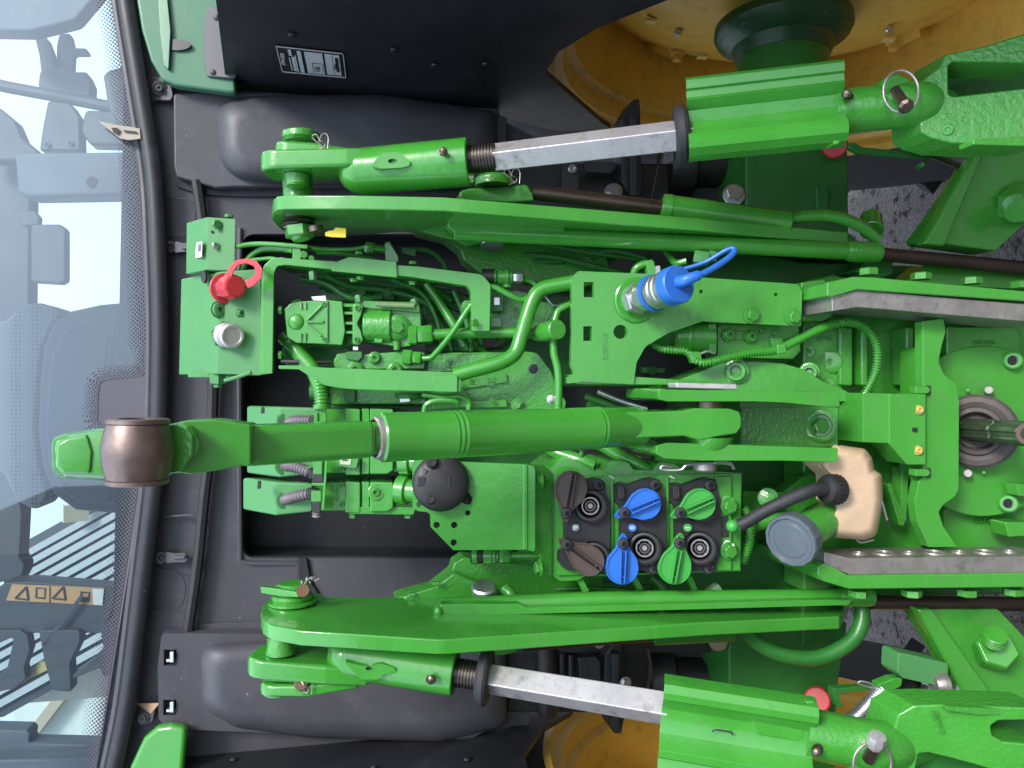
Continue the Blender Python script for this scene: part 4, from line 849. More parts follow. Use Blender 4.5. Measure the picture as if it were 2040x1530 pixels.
        MB().tube(ring, 2.6, 8, 1, closed=True).make('lynch_pin_ring', RAIL, LR)
        MB().cyl(P(1730, 1512, -280), P(1746, 1480, -306), 10, 10, 16).make('lynch_pin', STEEL, LR)
        MB().lathe(P(1742, 1488, -306), P(1750, 1462, -318), [(0, 11), (14, 15), (24, 13), (26, 1)], 8).make('lynch_pin_head', bpy.data.materials['bright_bar_steel'], LR)
    return LR
lift_rod(True); lift_rod(False)

# ---- top link, swung up
TLd = lin(300, -500, 1400, -30)
TL = thing('top_link', 'green top link swung up across the centre with a brown steel ball in its hook', 'top link', P(1390, 855, -30))
def tl(u, v): return P(u, v, TLd(u))
BR = MB().lathe(tl(757, 872), tl(1198, 852), [(0, 30), (0, 37), (3, 39.5), (118, 39), (121, 40), (125, 38.6), (130, 40), (134, 38.6), (139, 40), (143, 39), (400, 38), (403, 38.8), (407, 37.6), (412, 38.8), (416, 37.6), (500, 37), (512, 33), (513, 28)], 48).make('barrel', GREEN, TL, sharp=24)
kq = kk(TLd(700))
MB().lathe(tl(727, 874), tl(765, 872), [(0, 24), (20, 27), (46, 28), (60, 28)], 36).make('neck', GREEN, BR)
MB().lathe(tl(745, 873), tl(760, 872), [(0, 30), (2, 33.5), (12, 35.5), (16, 33)], 36, cap=False).make('lock_ring', RAIL, BR)
MB().bar(tl(478, 887), tl(738, 874), 29, 32, 28, 32, roll=0).make('front_bar', GREEN, TL, bevel=13, seg=3)
MB().plate([(334, 846), (370, 838), (430, 836), (482, 844), (500, 846), (500, 930), (482, 928), (430, 938), (380, 945), (336, 940)], lin(334, -510, 500, -470), 60, r=6).make('hook_block', GREEN, TL, bevel=6, seg=4)
MB().plate([(334, 846), (352, 844), (372, 850), (384, 868), (384, 905), (372, 922), (360, 942), (335, 944)], -530, 60, r=6).make('hook_root', GCAST, TL, bevel=8, seg=4)
MB().lathe(P(366, 887, -512), P(366, 887, -900), [(0, 20), (12, 19.5), (14, 18)], 28).make('latch_pin', GCAST, TL)
hk = MB().dome(rnd([(102, 890, 8), (106, 872, 14), (130, 862, 14), (190, 853, 10), (216, 852, 4), (240, 856, 4), (350, 850, 6), (360, 930, 4), (330, 955, 4), (230, 960, 4), (200, 958, 10), (120, 954, 16), (104, 936, 10)], 10, 5), lin(104, -505, 360, -480), 40, 17, 24).make('hook', GREEN, TL, sharp=50)
MB().dome(rnd([(112, 884), (132, 872), (176, 864), (186, 900), (182, 944), (124, 944), (110, 930)], 8, 4), lin(104, -540, 360, -516), 8, 7, 6).make('hook_lip', GREEN, TL, sharp=50)
c0 = P(274, 899, -556); 
ax_ = (P(275, 835, -556) - P(273, 965, -556)); hl = ax_.length / S / 2; n = ax_.normalized()
bp = [(-hl, 15), (-hl, 35), (-hl + 1.5, 37), (-hl * .86, 37), (-hl * .84, 35.5)] + [(hl * .84 * t, 36 + 6 * math.cos(t * math.pi / 2)) for t in (-.98, -.7, -.45, -.2, 0, .2, .45, .7, .98)] + [(hl * .84, 35.5), (hl * .86, 37), (hl - 1.5, 37), (hl, 35), (hl, 23), (hl - 30, 22), (hl - 30, .1)]
MB().lathe(c0, c0 + n * S, bp, 48, cap=False).make('ball', BALLM, TL, sharp=28, label='browned steel bearing ball')
RB = MB().plate([(1206, 824), (1214, 822), (1300, 820), (1362, 818), (1385, 813), (1455, 814), (1474, 820), (1478, 832), (1477, 852), (1468, 864), (1430, 870), (1394, 878), (1364, 869), (1290, 872), (1206, 878)], lin(1206, -128, 1478, -98), 90, r=5).make('rear_eye', GREEN, TL, bevel=7, seg=4)
MB().plate([(1204, 820), (1212, 822), (1219, 838), (1220, 862), (1216, 880), (1206, 884)], -128, 60, r=3).make('lock_nut_edge', GPALE, TL, bevel=3)
MB().lathe(P(1412, 870, -60), P(1412, 886, -60), [(0, 46), (14, 42), (24, 34), (30, 30)], 32).make('eye_boss', GCAST, RB)
bolt('gc', 1158, 903, -80, 6, TL, n=Dv(0, -.4, -1), name='grease_nipple')

# ---- top link bracket: clevis casting
CB = MB()
CB.plate([(1322, 768), (1370, 750), (1440, 722), (1510, 720), (1560, 724), (1600, 735), (1640, 760), (1690, 780), (1690, 800), (1322, 800)], lin(1322, 60, 1690, 40), 80, r=8)
CB.plate([(1312, 772, 10), (1330, 776, 4), (1670, 781, 2), (1674, 810, 2), (1640, 810), (1560, 802), (1500, 800), (1330, 800, 6), (1312, 796, 6)], lin(1312, -100, 1674, -80), 170, r=6)
CB.plate([(1308, 888, 8), (1330, 882, 6), (1400, 884), (1670, 893, 2), (1668, 921, 3), (1560, 918), (1400, 918, 4), (1325, 914, 8), (1306, 904, 6)], lin(1308, -100, 1674, -80), 170, r=6)
CB.plate([(1475, 800), (1640, 800), (1670, 812), (1670, 890), (1475, 890)], 60, 80)
CBo = CB.make('top_link_bracket', GREEN, T, bevel=5, seg=3, label='cast clevis bracket gripping the rear eye of the top link')
MB().plate([(1476, 812), (1600, 812), (1600, 884), (1476, 884)], 56, 8).make('cast_face', GROUGH, CBo)
MB().cyl(P(1412, 800, -50), P(1412, 892, -50), 26, 26, 28).make('hinge_pin', STEEL, CBo)
MB().plate(rnd([(1346, 762), (1468, 765), (1470, 776), (1348, 773)], 4), -86, 40, r=3).make('pin_handle', BARE, CBo, bevel=3, seg=3)
MB().cyl(P(1404, 918, -50), P(1404, 938, -50), 22, 22, 28, ch=3).make('pin_end', RAIL, CBo)
MB().tube([(1340, 930, -66), (1322, 928, -66), (1316, 933, -66), (1326, 937, -66), (1356, 936, -68), (1372, 926, -70), (1430, 922, -70), (1455, 925, -70), (1462, 934, -66)], 3, 8).make('spring_clip', ZINC, CBo)
MB().tube([(1425, 921, -74), (1440, 920, -74), (1458, 924, -74)], 3.4, 8).make('spring_clip_end', ZINC, CBo)
def socket(u, v, d, r, par, mt=GREEN, rin=.55):
    MB().lathe(P(u, v, d + 14), P(u, v, d - 100), [(0, r * 1.35), (4, r * 1.35), (6, r * 1.25), (7, r), (15, r), (17, r * .9), (17, r * .62), (6, r * .56), (6, .1)], 32).make('cap_screw_seat', mt, par, sharp=25)
    MB().lathe(P(u, v, d + 8), P(u, v, d - 100), [(0, r * .55), (1, r * .5), (2, .1)], 6).make('cap_screw_hexagon', mt, par)
socket(1466, 740, 40, 20, CBo, GCAST); socket(1612, 742, 60, 16, CBo, GCAST)
MB().lathe(P(1634, 848, 62), P(1634, 848, -100), [(0, 33), (10, 33), (12, 29), (12, 24), (4, 22), (4, .1)], 36).make('bolt_recess', GCAST, CBo)
MB().hexa(P(1632, 848, 58), BACK, 17, 12).make('bolt', GREEN, CBo)
MB().lathe(P(1530, 992, 40), P(1530, 992, -100), [(0, 22), (8, 20), (10, 12), (14, 12), (16, 2)], 20).make('cap_screw_seat', GCAST, CBo)

# ---- dark castings and pipes filling the middle behind everything
MB().plate(rect(990, 400, 1500, 1300), 420, 30).make('dark_backing', DARKM, T)  # flat backing sheet, near-black colour standing for shade behind the machinery
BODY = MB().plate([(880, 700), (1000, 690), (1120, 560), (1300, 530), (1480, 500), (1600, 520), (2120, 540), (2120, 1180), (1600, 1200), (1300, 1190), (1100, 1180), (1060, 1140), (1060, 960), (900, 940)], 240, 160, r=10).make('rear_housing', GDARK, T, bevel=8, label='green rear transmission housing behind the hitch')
for rr in ((1110, 780, 1310, 830), (1130, 860, 1300, 960), (1240, 690, 1420, 760)): MB().plate(rect(*rr), 225, 14, r=8).make('gap_shade', DARKM, BODY, bevel=3)  # near-black sheets painted as the shade in the gaps
MB().tube([(1190, 780, 180), (1240, 800, 180), (1290, 815, 170)], 6, 10).make('steel_pipe', ZINC, BODY)
MB().tube([(1165, 790, 200), (1280, 830, 190)], 8, 10).make('dark_pipe', GDARK, BODY)
MB().plate([(1120, 770), (1300, 770), (1330, 800), (1320, 830), (1120, 830)], 210, 12, r=6).make('gap_shade', DARKM, BODY, bevel=2)  # another sheet of painted gap shade
# ================================================================== VALVES, PIPES, COUPLERS
def rb(out, d, th, name, mt, par, bevel=2, dr=None, r=0, holes=(), label=None, seg=2): return MB().plate(out, d, th, dr=dr, r=r, holes=holes).make(name, mt, par, bevel=bevel, label=label, seg=seg)
def hexnut(u0, v0, d0, u1, v1, d1, r, name, mt, par, a0=.3):
    a, b = P(u0, v0, d0), P(u1, v1, d1); L = (b - a).length / S; k = kk(d0)
    return MB().lathe(a, b, [(0, r * .9 * k), (L * .1, r * k), (L * .9, r * k), (L, r * .9 * k)], 6, a0=a0).make(name, mt, par)
def port(u, v, d, r, par, mt=GREEN, name='port_plug', n=None):
    p = P(u, v, d); n = n or BACK
    return MB().lathe(p, p + n, [(0, r * 1.2), (3, r * 1.2), (3.5, r), (9, r * .95), (10, r * .8), (10, r * .36), (3, r * .33), (3, .1)], 28).make(name, mt, par, sharp=25)
# ---- tilted trailer brake block, top left
TD = Dv(0, 1, 1.15)              # its back leans up and away, so its top shows
TB = rb([(437, 541), (520, 536), (522, 748), (410 + 22, 745)], 60, 170, 'brake_valve_block', GPALE, T, 2, TD, label='trailer brake valve block with red cap and silver plug')
TN = -TD
rb([(388 + 24, 432), (470, 436), (468, 540), (411, 538)], 62, 90, 'upper_valve_block', GPALE, TB, 2, TD)
bolt('pc', 430, 448, 58, 10, TB, n=TN); bolt('pc', 456, 434, 70, 8, TB, n=UV_ * 0 + XV); bolt('sz', 428, 490, 58, 7, TB, n=TN, name='cap_screw')
MB().lathe(P(423, 462, 60), P(423, 462, -10), [(0, 3), (1, 3)], 8).make('pin_hole', INK, TB)
lbp = [P(390, 483, 105), P(402, 480, 80), P(402, 512, 80), P(389, 515, 105)]
rb([(391, 483), (403, 481), (402, 512), (389, 514)], lin(389, 88, 403, 54), 1, 'barcode_sticker', WHITE, TB, 0)
rb([(395, 487), (401, 486), (400, 500), (394, 502)], lin(389, 86, 403, 52), 1, 'barcode_print', HOSE, TB, 0)
MB().plate(circ(405, 551, 5, 16, 12), lin(389, 80, 420, 50), 20).make('oval_hole', INK, TB)
port(435, 617, 60, 15, TB, GPALE, n=TN); port(477, 624, 62, 7.5, TB, GPALE, n=TN)
# silver plug
p0 = P(447, 667, 60); p1 = P(475, 671, 0); n = (p1 - p0).normalized()
MB().hexa(p0, n, 30, 10).make('plug_hexagon', GPALE, TB)
MB().lathe(p0, p1, [(0, 26), (10, 26), (11, 24), (13, 26), (15, 24), (17, 26), (19, 24), (21, 26), (23, 24), (36, 25), (44, 25), (48, 22), (48, 18), (46, 17), (46, .1)], 40, cap=False).make('silver_plug', mat('dull_nickel', (.58, .52, .53), .42, metal=.6, var=.08, bump=.0002, bscale=300), TB, sharp=25, label='ridged silver threaded plug')
# red dust cap with its strap
p0 = P(447, 575, 60); p1 = P(488, 566, -20)
n = (p1 - p0).normalized()
MB().lathe(p0, p1, [(0, 31), (4, 32), (6, 30), (6, 20)], 36).make('cap_collar', RED, TB)
MB().hexa(p0, n, 24, 22).make('test_coupling', ZINC, TB)
MB().lathe(p0 + n * 18 * S, p1, [(0, 24), (6, 25), (34, 25), (40, 23), (42, 19), (42, .1)], 10, cap=False).make('red_cap', RED, TB, sharp=24, label='red plastic dust cap with ring strap')
MB().plate(rnd([(432, 560), (450, 545), (458, 530), (470, 518), (492, 514), (512, 520), (523, 536), (520, 555), (506, 568), (494, 575), (486, 560), (502, 552), (510, 542), (505, 530), (490, 524), (474, 528), (464, 542), (460, 560), (440, 580)], 5), lin(430, 30, 523, -30), 6).make('cap_strap', RED, TB, bevel=2, seg=3)
# bottom fittings
rb([(395, 743), (438, 746), (440, 753), (396, 752)], 90, 50, 'block_lug', GPALE, TB, 2, TD)
hexnut(434, 744, 90, 434, 764, 92, 17, 'banjo_nut', GPALE, TB); hexnut(434, 762, 92, 434, 772, 92, 9, 'banjo_nut', GPALE, TB)
MB().tube([(448, 758, 70), (470, 752, 62), (500, 742, 60)], 4, 8).make('thin_pipe', GPALE, TB)
rb([(448, 748), (478, 746), (488, 750), (452, 760)], 75, 10, 'sensor_tab', GPALE, TB, 2)
# ---- U shaped bracket
BK = rb([(524, 530, 14), (540, 516, 8), (560, 512, 20), (570, 514), (830, 530), (960, 546, 20), (978, 566, 10), (976, 660, 2), (940, 660, 2), (938, 580, 14), (930, 570, 8), (820, 552), (570, 528, 14), (552, 530, 10), (546, 545), (543, 744, 2), (522, 746, 2)], 20, 26, 'support_bracket', GREEN, T, 3, r=3, label='green U shaped bracket round the black recess')
rb([(521, 540), (528, 540), (526, 746), (517, 746)], 30, 60, 'bracket_flange', GREEN, BK, 2)
rb([(548, 516), (830, 532), (965, 552), (965, 570), (830, 553), (552, 531)], 46, 90, 'bracket_top_sheet', GREEN, BK, 2, dr=Dv(0, 1, 0))
rb([(665, 523), (696, 511), (790, 521), (792, 553), (660, 540)], 14, 10, 'doubler_plate', GREEN, BK, 2, r=2)
for u, v in ((716, 508), (823, 527)): bolt('gc', u, v, 22, 8, BK, n=XV)
for u, v in ((705, 556), (718, 552), (822, 562)): bolt('gn', u, v, 26, 7, BK, n=-XV)
for u, v in ((555, 618), (555, 708)): bolt('gc', u, v, 40, 9, BK, n=-UV_)
hexnut(622, 540, 40, 624, 558, 40, 8, 'long_nut', GPALE, BK)
# lower bracket arm with a curved end
LB = rb([(555, 728, 2), (600, 728), (640, 732), (920, 742, 2), (918, 781, 2), (760, 778), (690, 775, 30), (645, 768, 30), (615, 748, 20), (595, 736), (555, 735)], 0, 22, 'bracket_arm', GREEN, BK, 2, r=4, seg=3)
rb([(860, 750), (902, 745), (912, 748), (912, 782), (870, 781)], -6, 60, 'arm_end', GREEN, BK, 3, r=3)
# pipes at the top, beside the block
for pts, r in (([(470, 491, 70), (510, 486, 70), (560, 488, 60), (600, 492, 55), (640, 497, 55), (700, 497, 60), (732, 492, 60)], 5),
               ([(480, 540, 90), (495, 515, 90), (520, 498, 85), (560, 497, 80), (585, 500, 60)], 6),
               ([(500, 518, 80), (540, 515, 60), (560, 520, 50)], 4),
               ([(630, 503, 60), (680, 505, 66), (730, 515, 90), (790, 530, 110), (850, 565, 130), (900, 600, 150)], 5)):
    MB().tube(pts, r, 10).make('thin_pipe', GREEN, BK)
cl = rb([(577, 484), (614, 487), (613, 496), (576, 492)], 30, 40, 'pipe_clamp', GREEN, BK, 2)
rb([(583, 492), (600, 493), (600, 518), (582, 518)], 36, 30, 'clamp_leg', GREEN, BK, 2)
bolt('gc', 606, 508, 28, 8, BK); bolt('gc', 621, 515, 28, 6, BK)
hexnut(728, 494, 62, 746, 496, 62, 12, 'pipe_nut', GREEN, BK)
MB().tube([(746, 496, 62), (768, 498, 62)], 8, 12, 1, corr=5, amp=1.2).make('threaded_union', GREEN, BK)
rb([(766, 484), (776, 480), (794, 510), (794, 524), (768, 520)], 54, 14, 'union_plate', GREEN, BK, 3, r=3)
rb([(800, 492), (830, 496), (828, 512), (802, 506)], 110, 20, 'dark_union', GDARK, BK, 2)
MB().tube([(800, 498, 120), (850, 500, 130), (880, 520, 140), (900, 560, 150)], 5, 8).make('thin_pipe', GDARK, BK)
# hoses in the shadow inside the bracket
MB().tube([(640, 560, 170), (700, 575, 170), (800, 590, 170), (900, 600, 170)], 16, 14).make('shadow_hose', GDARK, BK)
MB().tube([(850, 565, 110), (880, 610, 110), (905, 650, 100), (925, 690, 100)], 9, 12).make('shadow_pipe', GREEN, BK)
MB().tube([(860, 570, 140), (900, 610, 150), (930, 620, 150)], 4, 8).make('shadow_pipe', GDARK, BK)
bolt('gn', 931, 610, 60, 9, BK, n=Dv(-.3, -1, 0)); bolt('gc', 944, 643, 10, 8, BK, n=Dv(0, -1, -.6))
# dense castings, hoses and clamps standing in the recess behind the valves
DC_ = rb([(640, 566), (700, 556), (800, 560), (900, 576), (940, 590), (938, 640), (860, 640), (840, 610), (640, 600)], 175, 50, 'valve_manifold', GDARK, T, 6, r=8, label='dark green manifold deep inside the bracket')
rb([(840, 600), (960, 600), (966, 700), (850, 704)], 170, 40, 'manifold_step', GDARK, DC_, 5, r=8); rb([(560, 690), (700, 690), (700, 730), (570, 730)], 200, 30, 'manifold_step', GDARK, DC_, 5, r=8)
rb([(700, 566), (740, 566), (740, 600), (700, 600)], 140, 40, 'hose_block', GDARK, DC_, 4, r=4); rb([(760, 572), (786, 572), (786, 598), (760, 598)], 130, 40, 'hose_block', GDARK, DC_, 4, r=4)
for (u, v) in ((655, 572), (720, 582), (773, 585), (830, 578), (880, 596), (905, 660), (872, 630)): bolt('dn', u, v, 128 if 690 < u < 790 else 168, 9, DC_)
for pts, r in (([(600, 556, 120), (650, 566, 110), (690, 590, 105), (720, 596, 110), (760, 592, 120)], 7), ([(648, 548, 100), (700, 572, 120), (760, 578, 130), (840, 600, 130), (880, 650, 130), (900, 700, 130)], 6),
               ([(780, 556, 100), (840, 585, 110), (870, 640, 110), (880, 700, 110)], 5), ([(590, 600, 160), (600, 640, 180), (590, 690, 170), (610, 730, 160)], 10), ([(905, 580, 120), (930, 640, 110), (940, 700, 110)], 7)):
    MB().tube(pts, r, 10).make('hydraulic_hose', GDARK, DC_)
for (u, v, r) in ((860, 660, 26), (925, 665, 18)): MB().lathe(P(u, v, 165), P(u, v, 0), [(0, r), (12, r), (14, r * .8), (24, r * .75), (26, r * .5)], 28).make('round_union', GDARK, DC_)
# the same kind of clutter behind the top link and left of the coupler plate
DC2 = rb([(640, 806), (850, 806), (850, 1000), (700, 1004), (640, 990)], 150, 60, 'valve_backplate', GDARK, T, 4, r=6, label='dark green back plate behind the valve sections')
DC3 = rb([(1000, 470), (1180, 486), (1240, 520), (1120, 556), (1040, 548), (1000, 530)], 200, 30, 'shaft_casting', GDARK, T, 6, r=10, label='dark green shaft casting behind the upper arm')
for (u, v, r) in ((1060, 516, 18), (1110, 520, 14), (1168, 524, 20)): MB().lathe(P(u, v, 195), P(u, v, 0), [(0, r), (14, r), (16, r * .8), (30, r * .7)], 24).make('round_union', GDARK, DC3)
for (u, v) in ((1028, 500), (1140, 500), (1200, 512)): bolt('kn', u, v, 196, 9, DC3)
for pts, r in (([(1000, 505, 150), (1100, 512, 140), (1180, 530, 140), (1240, 545, 150)], 6), ([(1120, 480, 150), (1180, 500, 140), (1230, 500, 130), (1290, 516, 120)], 5)): MB().tube(pts, r, 10).make('hydraulic_hose', GDARK, DC3)
for (u, v, w_, h_) in ((1170, 800, 60, 16), (1230, 806, 30, 22), (1165, 690, 40, 20), (1280, 730, 46, 14)): rb([(u, v), (u + w_, v + 2), (u + w_, v + h_), (u, v + h_)], 196, 20, 'small_casting', GDARK, BODY, 3, r=3)
for (u, v) in ((1180, 815), (1216, 822), (1262, 812), (1175, 700), (1300, 738)): bolt('dn', u, v, 190, 7, BODY)
# ---- solenoid valve with the ribbed cover
SV = rb([(566, 616, 6), (578, 604, 6), (600, 600, 4), (652, 597, 4), (682, 600, 3), (688, 660), (682, 688, 3), (650, 686, 4), (590, 683, 6), (572, 672, 6)], 40, 120, 'solenoid_valve', GREEN, T, 6, r=4, seg=3, label='solenoid valve with star ribbed cover')
MB().ball(P(590, 641, 42), 18, 20, sq=.5, n=FV).make('cover_dome', GREEN, SV)
for (a, b) in (((610, 640), (642, 608)), ((613, 641), (645, 641)), ((610, 645), (641, 670))): MB().bar(P(a[0], a[1], 38), P(b[0], b[1], 38), 2.4, 4).make('cover_rib', GREEN, SV, bevel=1)
MB().bar(P(652, 600, 38), P(652, 682, 38), 1.6, 3).make('cover_rib', GREEN, SV, bevel=.6)
for u in (600, 609):
    MB().bar(P(u, 602, 40), P(u, 616, 38), 1.4, 3).make('cover_rib', GREEN, SV); MB().bar(P(u, 664, 38), P(u, 681, 40), 1.4, 3).make('cover_rib', GREEN, SV)
for u, v in ((646, 606), (646, 676)): bolt('sg', u, v, 36, 4.5, SV, name='cap_screw')
rb([(620, 591), (648, 589), (650, 600), (624, 598)], 38, 3, 'white_sticker', WHITE, SV, 0)
for v in (610, 625, 645, 663): MB().bar(P(680, v, 60), P(706, v, 60), 3, 14).make('cooling_rib', GREEN, SV, bevel=1)
rb([(676, 604), (710, 604), (710, 688), (676, 688)], 84, 60, 'valve_neck', GREEN, SV, 3)
rb([(702, 606, 6), (716, 603, 6), (724, 612), (720, 628), (712, 645), (720, 660), (724, 678), (716, 688, 6), (702, 686, 6)], 44, 60, 'valve_flange', GREEN, SV, 3, r=6, seg=3)
for u, v in ((712, 614), (710, 677)): bolt('sg', u, v, 42, 5.5, SV, name='cap_screw')
VB = MB().plate([(716, 616), (800, 606), (838, 612), (840, 686), (800, 692), (720, 680)], 66, 90, r=10); VB.cyl(P(728, 650, 74), P(782, 650, 74), 34, 36, 32)
VB.make('valve_body', GCAST, SV, bevel=10, seg=4)
MB().lathe(P(792, 652, 68), P(792, 652, -50), [(0, 28), (14, 26), (18, 20), (19, 16)], 32).make('port_boss', GCAST, SV); MB().hexa(P(792, 652, 50), BACK, 13, 7).make('port_bolt', GREEN, SV)
hexnut(713, 588, 60, 716, 603, 60, 8, 'small_nut', GPALE, SV); hexnut(823, 596, 60, 828, 608, 60, 8, 'small_nut', GPALE, SV)
rb([(706, 598), (835, 602), (838, 624), (708, 612)], 60, 50, 'clamp_bar', GREEN, SV, 5, r=6, seg=3)
MB().tube([(750, 606, 44), (826, 609, 44)], 5.5, 10, 1).make('spacer_rod', mat('pale_green_rod', (.16, .26, .11), .4), SV)
rb([(745, 668), (762, 668), (762, 683), (746, 683)], 52, 30, 'cast_lug', GCAST, SV, 2); MB().cyl(P(790, 680, 60), P(791, 697, 60), 8, 7, 14).make('cast_lug', GCAST, SV)
rb([(703, 690), (714, 690), (714, 698), (703, 698)], 60, 20, 'spring_tip', ZINC, SV, 1)
hexnut(815, 669, 62, 833, 669, 62, 21, 'large_nut', GREEN, SV); hexnut(832, 668, 62, 862, 666, 62, 19, 'large_nut', GREEN, SV)
LP = MB().tube([(862, 667, 64), (920, 664, 66), (1000, 663, 66), (1070, 664, 62), (1085, 663, 60)], 11, 16).make('long_pipe', GREEN, T, label='straight green pipe ending in a round boss')
MB().lathe(P(1072, 664, 64), P(1107, 657, 0), [(0, 18), (40, 21), (70, 20), (78, 20), (80, 18), (80, .1)], 32).make('round_boss', GCAST, LP)
rb([(930, 658), (965, 656), (966, 668), (932, 669)], 50, 2, 'worn_patch', ZINC, LP, 0) if 0 else None
# second valve body
V2 = rb([(664, 720, 8), (672, 704, 6), (700, 700), (720, 706), (800, 700), (846, 702, 3), (846, 735), (668, 736)], 70, 60, 'control_valve', GCAST, T, 5, r=5, seg=3, label='cast control valve with socket plug, upper one behind the bracket arm')
rb([(690, 700), (722, 700), (722, 712), (714, 720), (690, 716)], 58, 20, 'valve_notch', GDARK, V2, 2, r=4); port(746, 713, 66, 11, V2, GCAST); port(707, 736, 66, 16, V2, GCAST); port(786, 736, 66, 14, V2, GCAST)
hexnut(803, 712, 62, 822, 713, 60, 16, 'pipe_nut', GREEN, V2); hexnut(822, 713, 60, 840, 714, 58, 13, 'pipe_nut', GREEN, V2)
MB().tube([(838, 714, 58), (856, 713, 54), (868, 704, 50), (900, 665, 40), (935, 612, 36), (962, 580, 32), (975, 572, 30), (990, 574, 30), (1020, 590, 32), (1040, 597, 36), (1060, 590, 40)], 6, 12).make('brake_pipe', GREEN, T, label='thin bent pipe crossing the straight pipe')
V3 = rb([(650, 772), (690, 768), (850, 772), (850, 806), (660, 806)], 80, 50, 'control_valve', GCAST, T, 5, r=5, label='cast control valve partly hidden under the bracket arm')
MB().cyl(P(620, 778, 80), P(652, 778, 80), 20, 22, 24, ch=2).make('valve_end', GDARK, V3); rb([(680, 776), (708, 776), (708, 800), (700, 804), (686, 800)], 68, 20, 'valve_notch', GDARK, V3, 2)
MB().lathe(P(818, 782, 60), P(818, 800, 60), [(0, 32), (6, 34), (12, 30), (14, 20)], 28).make('round_seat', GDARK, V3); rb([(796, 794), (816, 794), (818, 800), (798, 802)], 30, 6, 'spring_tip', ZINC, V3, 1)
# big bent pipes
BP = MB().tube([(905, 748, 10), (940, 738, 10), (985, 726, 12), (1010, 716, 16), (1028, 700, 20), (1038, 670, 24), (1050, 630, 26), (1062, 596, 28), (1076, 578, 30), (1098, 570, 30), (1145, 562, 30)], 15, 18).make('bent_pipe', GREEN, T, label='thick green pipe with two bends')
MB().tube([(1150, 604, 40), (1128, 610, 36), (1112, 620, 34), (1105, 640, 32)], 7.5, 12).make('bent_pipe', GREEN, T)
MB().tube([(1103, 675, 34), (1104, 705, 32), (1111, 735, 30), (1113, 770, 28), (1112, 816, 28)], 8, 14).make('bent_pipe', GREEN, T)
MB().lathe(P(1098, 796, 40), P(1099, 796, 0), [(0, 3), (12, 9), (14, 3)], 16).make('pipe_clip', ZINC, BP)
MB().tube([(1086, 590, 60), (1100, 606, 62), (1112, 608, 62), (1140, 600, 60)], 3, 8).make('thin_pipe', ZINC, BP)
MB().tube([(1040, 555, 60), (1060, 562, 62), (1074, 574, 62)], 5, 8).make('thin_pipe', GREEN, BP)
# pressure switch group
SW = MB().lathe(P(962, 552, 60), P(1045, 552, 56), [(0, 12), (6, 16), (28, 16), (29, 12), (34, 17), (46, 17), (48, 19), (54, 19), (56, 15), (62, 15)], 20).make('pressure_switch', GREEN, T, label='small pressure switch with black plug above the bend')
MB().lathe(P(960, 552, 60), P(990, 552, 58), [(0, 14), (2, 17), (26, 17), (28, 12)], 20).make('switch_plug', BLACK, SW); hexnut(1022, 551, 58, 1042, 551, 56, 14, 'switch_nut', ZINC, SW)
MB().cyl(P(1010, 540, 58), P(1010, 573, 58), 12, 10, 18).make('switch_body', GREEN, SW)
# pedestal behind
PD = rb([(968, 570), (1010, 572), (1080, 590), (1080, 655), (968, 655)], 110, 60, 'cast_pedestal', GCAST, T, 5, r=3, label='cast pedestal behind the bent pipe')
rb([(982, 586), (1004, 586), (1004, 620), (982, 620)], 70, 40, 'terminal_block', GPALE, PD, 3); rb([(984, 592), (996, 592), (996, 608), (984, 608)], 66, 4, 'terminal_cap', ZINC, PD, 1); rb([(972, 632), (1000, 632), (1000, 652), (972, 652)], 90, 30, 'cast_step', GREEN, PD, 2)
text('cast_number', '27351', 1028, 622, 108, 9, GCAST, PD, th=1.5)
rb([(1064, 600), (1100, 600), (1110, 620), (1100, 650), (1066, 652)], 100, 20, 'rough_pad', GROUGH, PD, 4, r=6)
# cast cover with rounded end
CV = rb([(850, 706, 4), (900, 702), (1050, 700, 10), (1072, 702, 20), (1100, 740), (1114, 780, 20), (1130, 800, 14), (1124, 822), (850, 822)], 90, 60, 'rockshaft_cover', GCAST, T, 6, r=10, seg=3, label='textured casting cover with a black hole and cast marks')
rb([(852, 708), (1015, 704), (1000, 714), (930, 736), (852, 744)], 86, 10, 'rough_pad', GROUGH, CV, 2); rb([(920, 754), (1010, 744), (1012, 762), (922, 776)], 84, 10, 'rough_pad', GROUGH, CV, 2)
MB().lathe(P(1062, 735, 92), P(1062, 735, 0), [(0, 10), (4, 10), (5, 8)], 24).make('black_hole', INK, CV)  # black disc painted as the shade of a hole
text('cast_number', 'HC', 896, 724, 82, 12, GDARK, CV, th=2); rb([(970, 752), (986, 752), (986, 768), (970, 768)], 82, 3, 'cast_mark', GCAST, CV, 0, holes=[rect(972, 754, 984, 766)]); text('cast_number', '2', 978, 760, 82, 12, GCAST, CV, th=2); text('cast_number', '18', 940, 760, 82, 12, GCAST, CV, th=2)
bolt('gn', 1030, 806, 80, 9, CV, n=Dv(0, -1, 0)); rb([(860, 800), (1010, 796), (1012, 812), (862, 816)], 70, 20, 'cover_edge', GREEN, CV, 3)
for pts in ([(842, 786, 30), (860, 788, 26), (890, 792, 24), (915, 790, 26), (934, 800, 30), (934, 815, 34)], [(845, 822, 20), (850, 806, 18), (870, 798, 18), (900, 798, 20), (912, 802, 24)], [(842, 784, 34), (870, 792, 30), (905, 800, 30)]):
    MB().tube(pts, 6, 10).make('elbow_pipe', GREEN, CV)
rb([(905, 790), (935, 795), (935, 812), (908, 812)], 36, 12, 'elbow_clamp', GREEN, CV, 2); bolt('gc', 980, 798, 60, 5, CV)

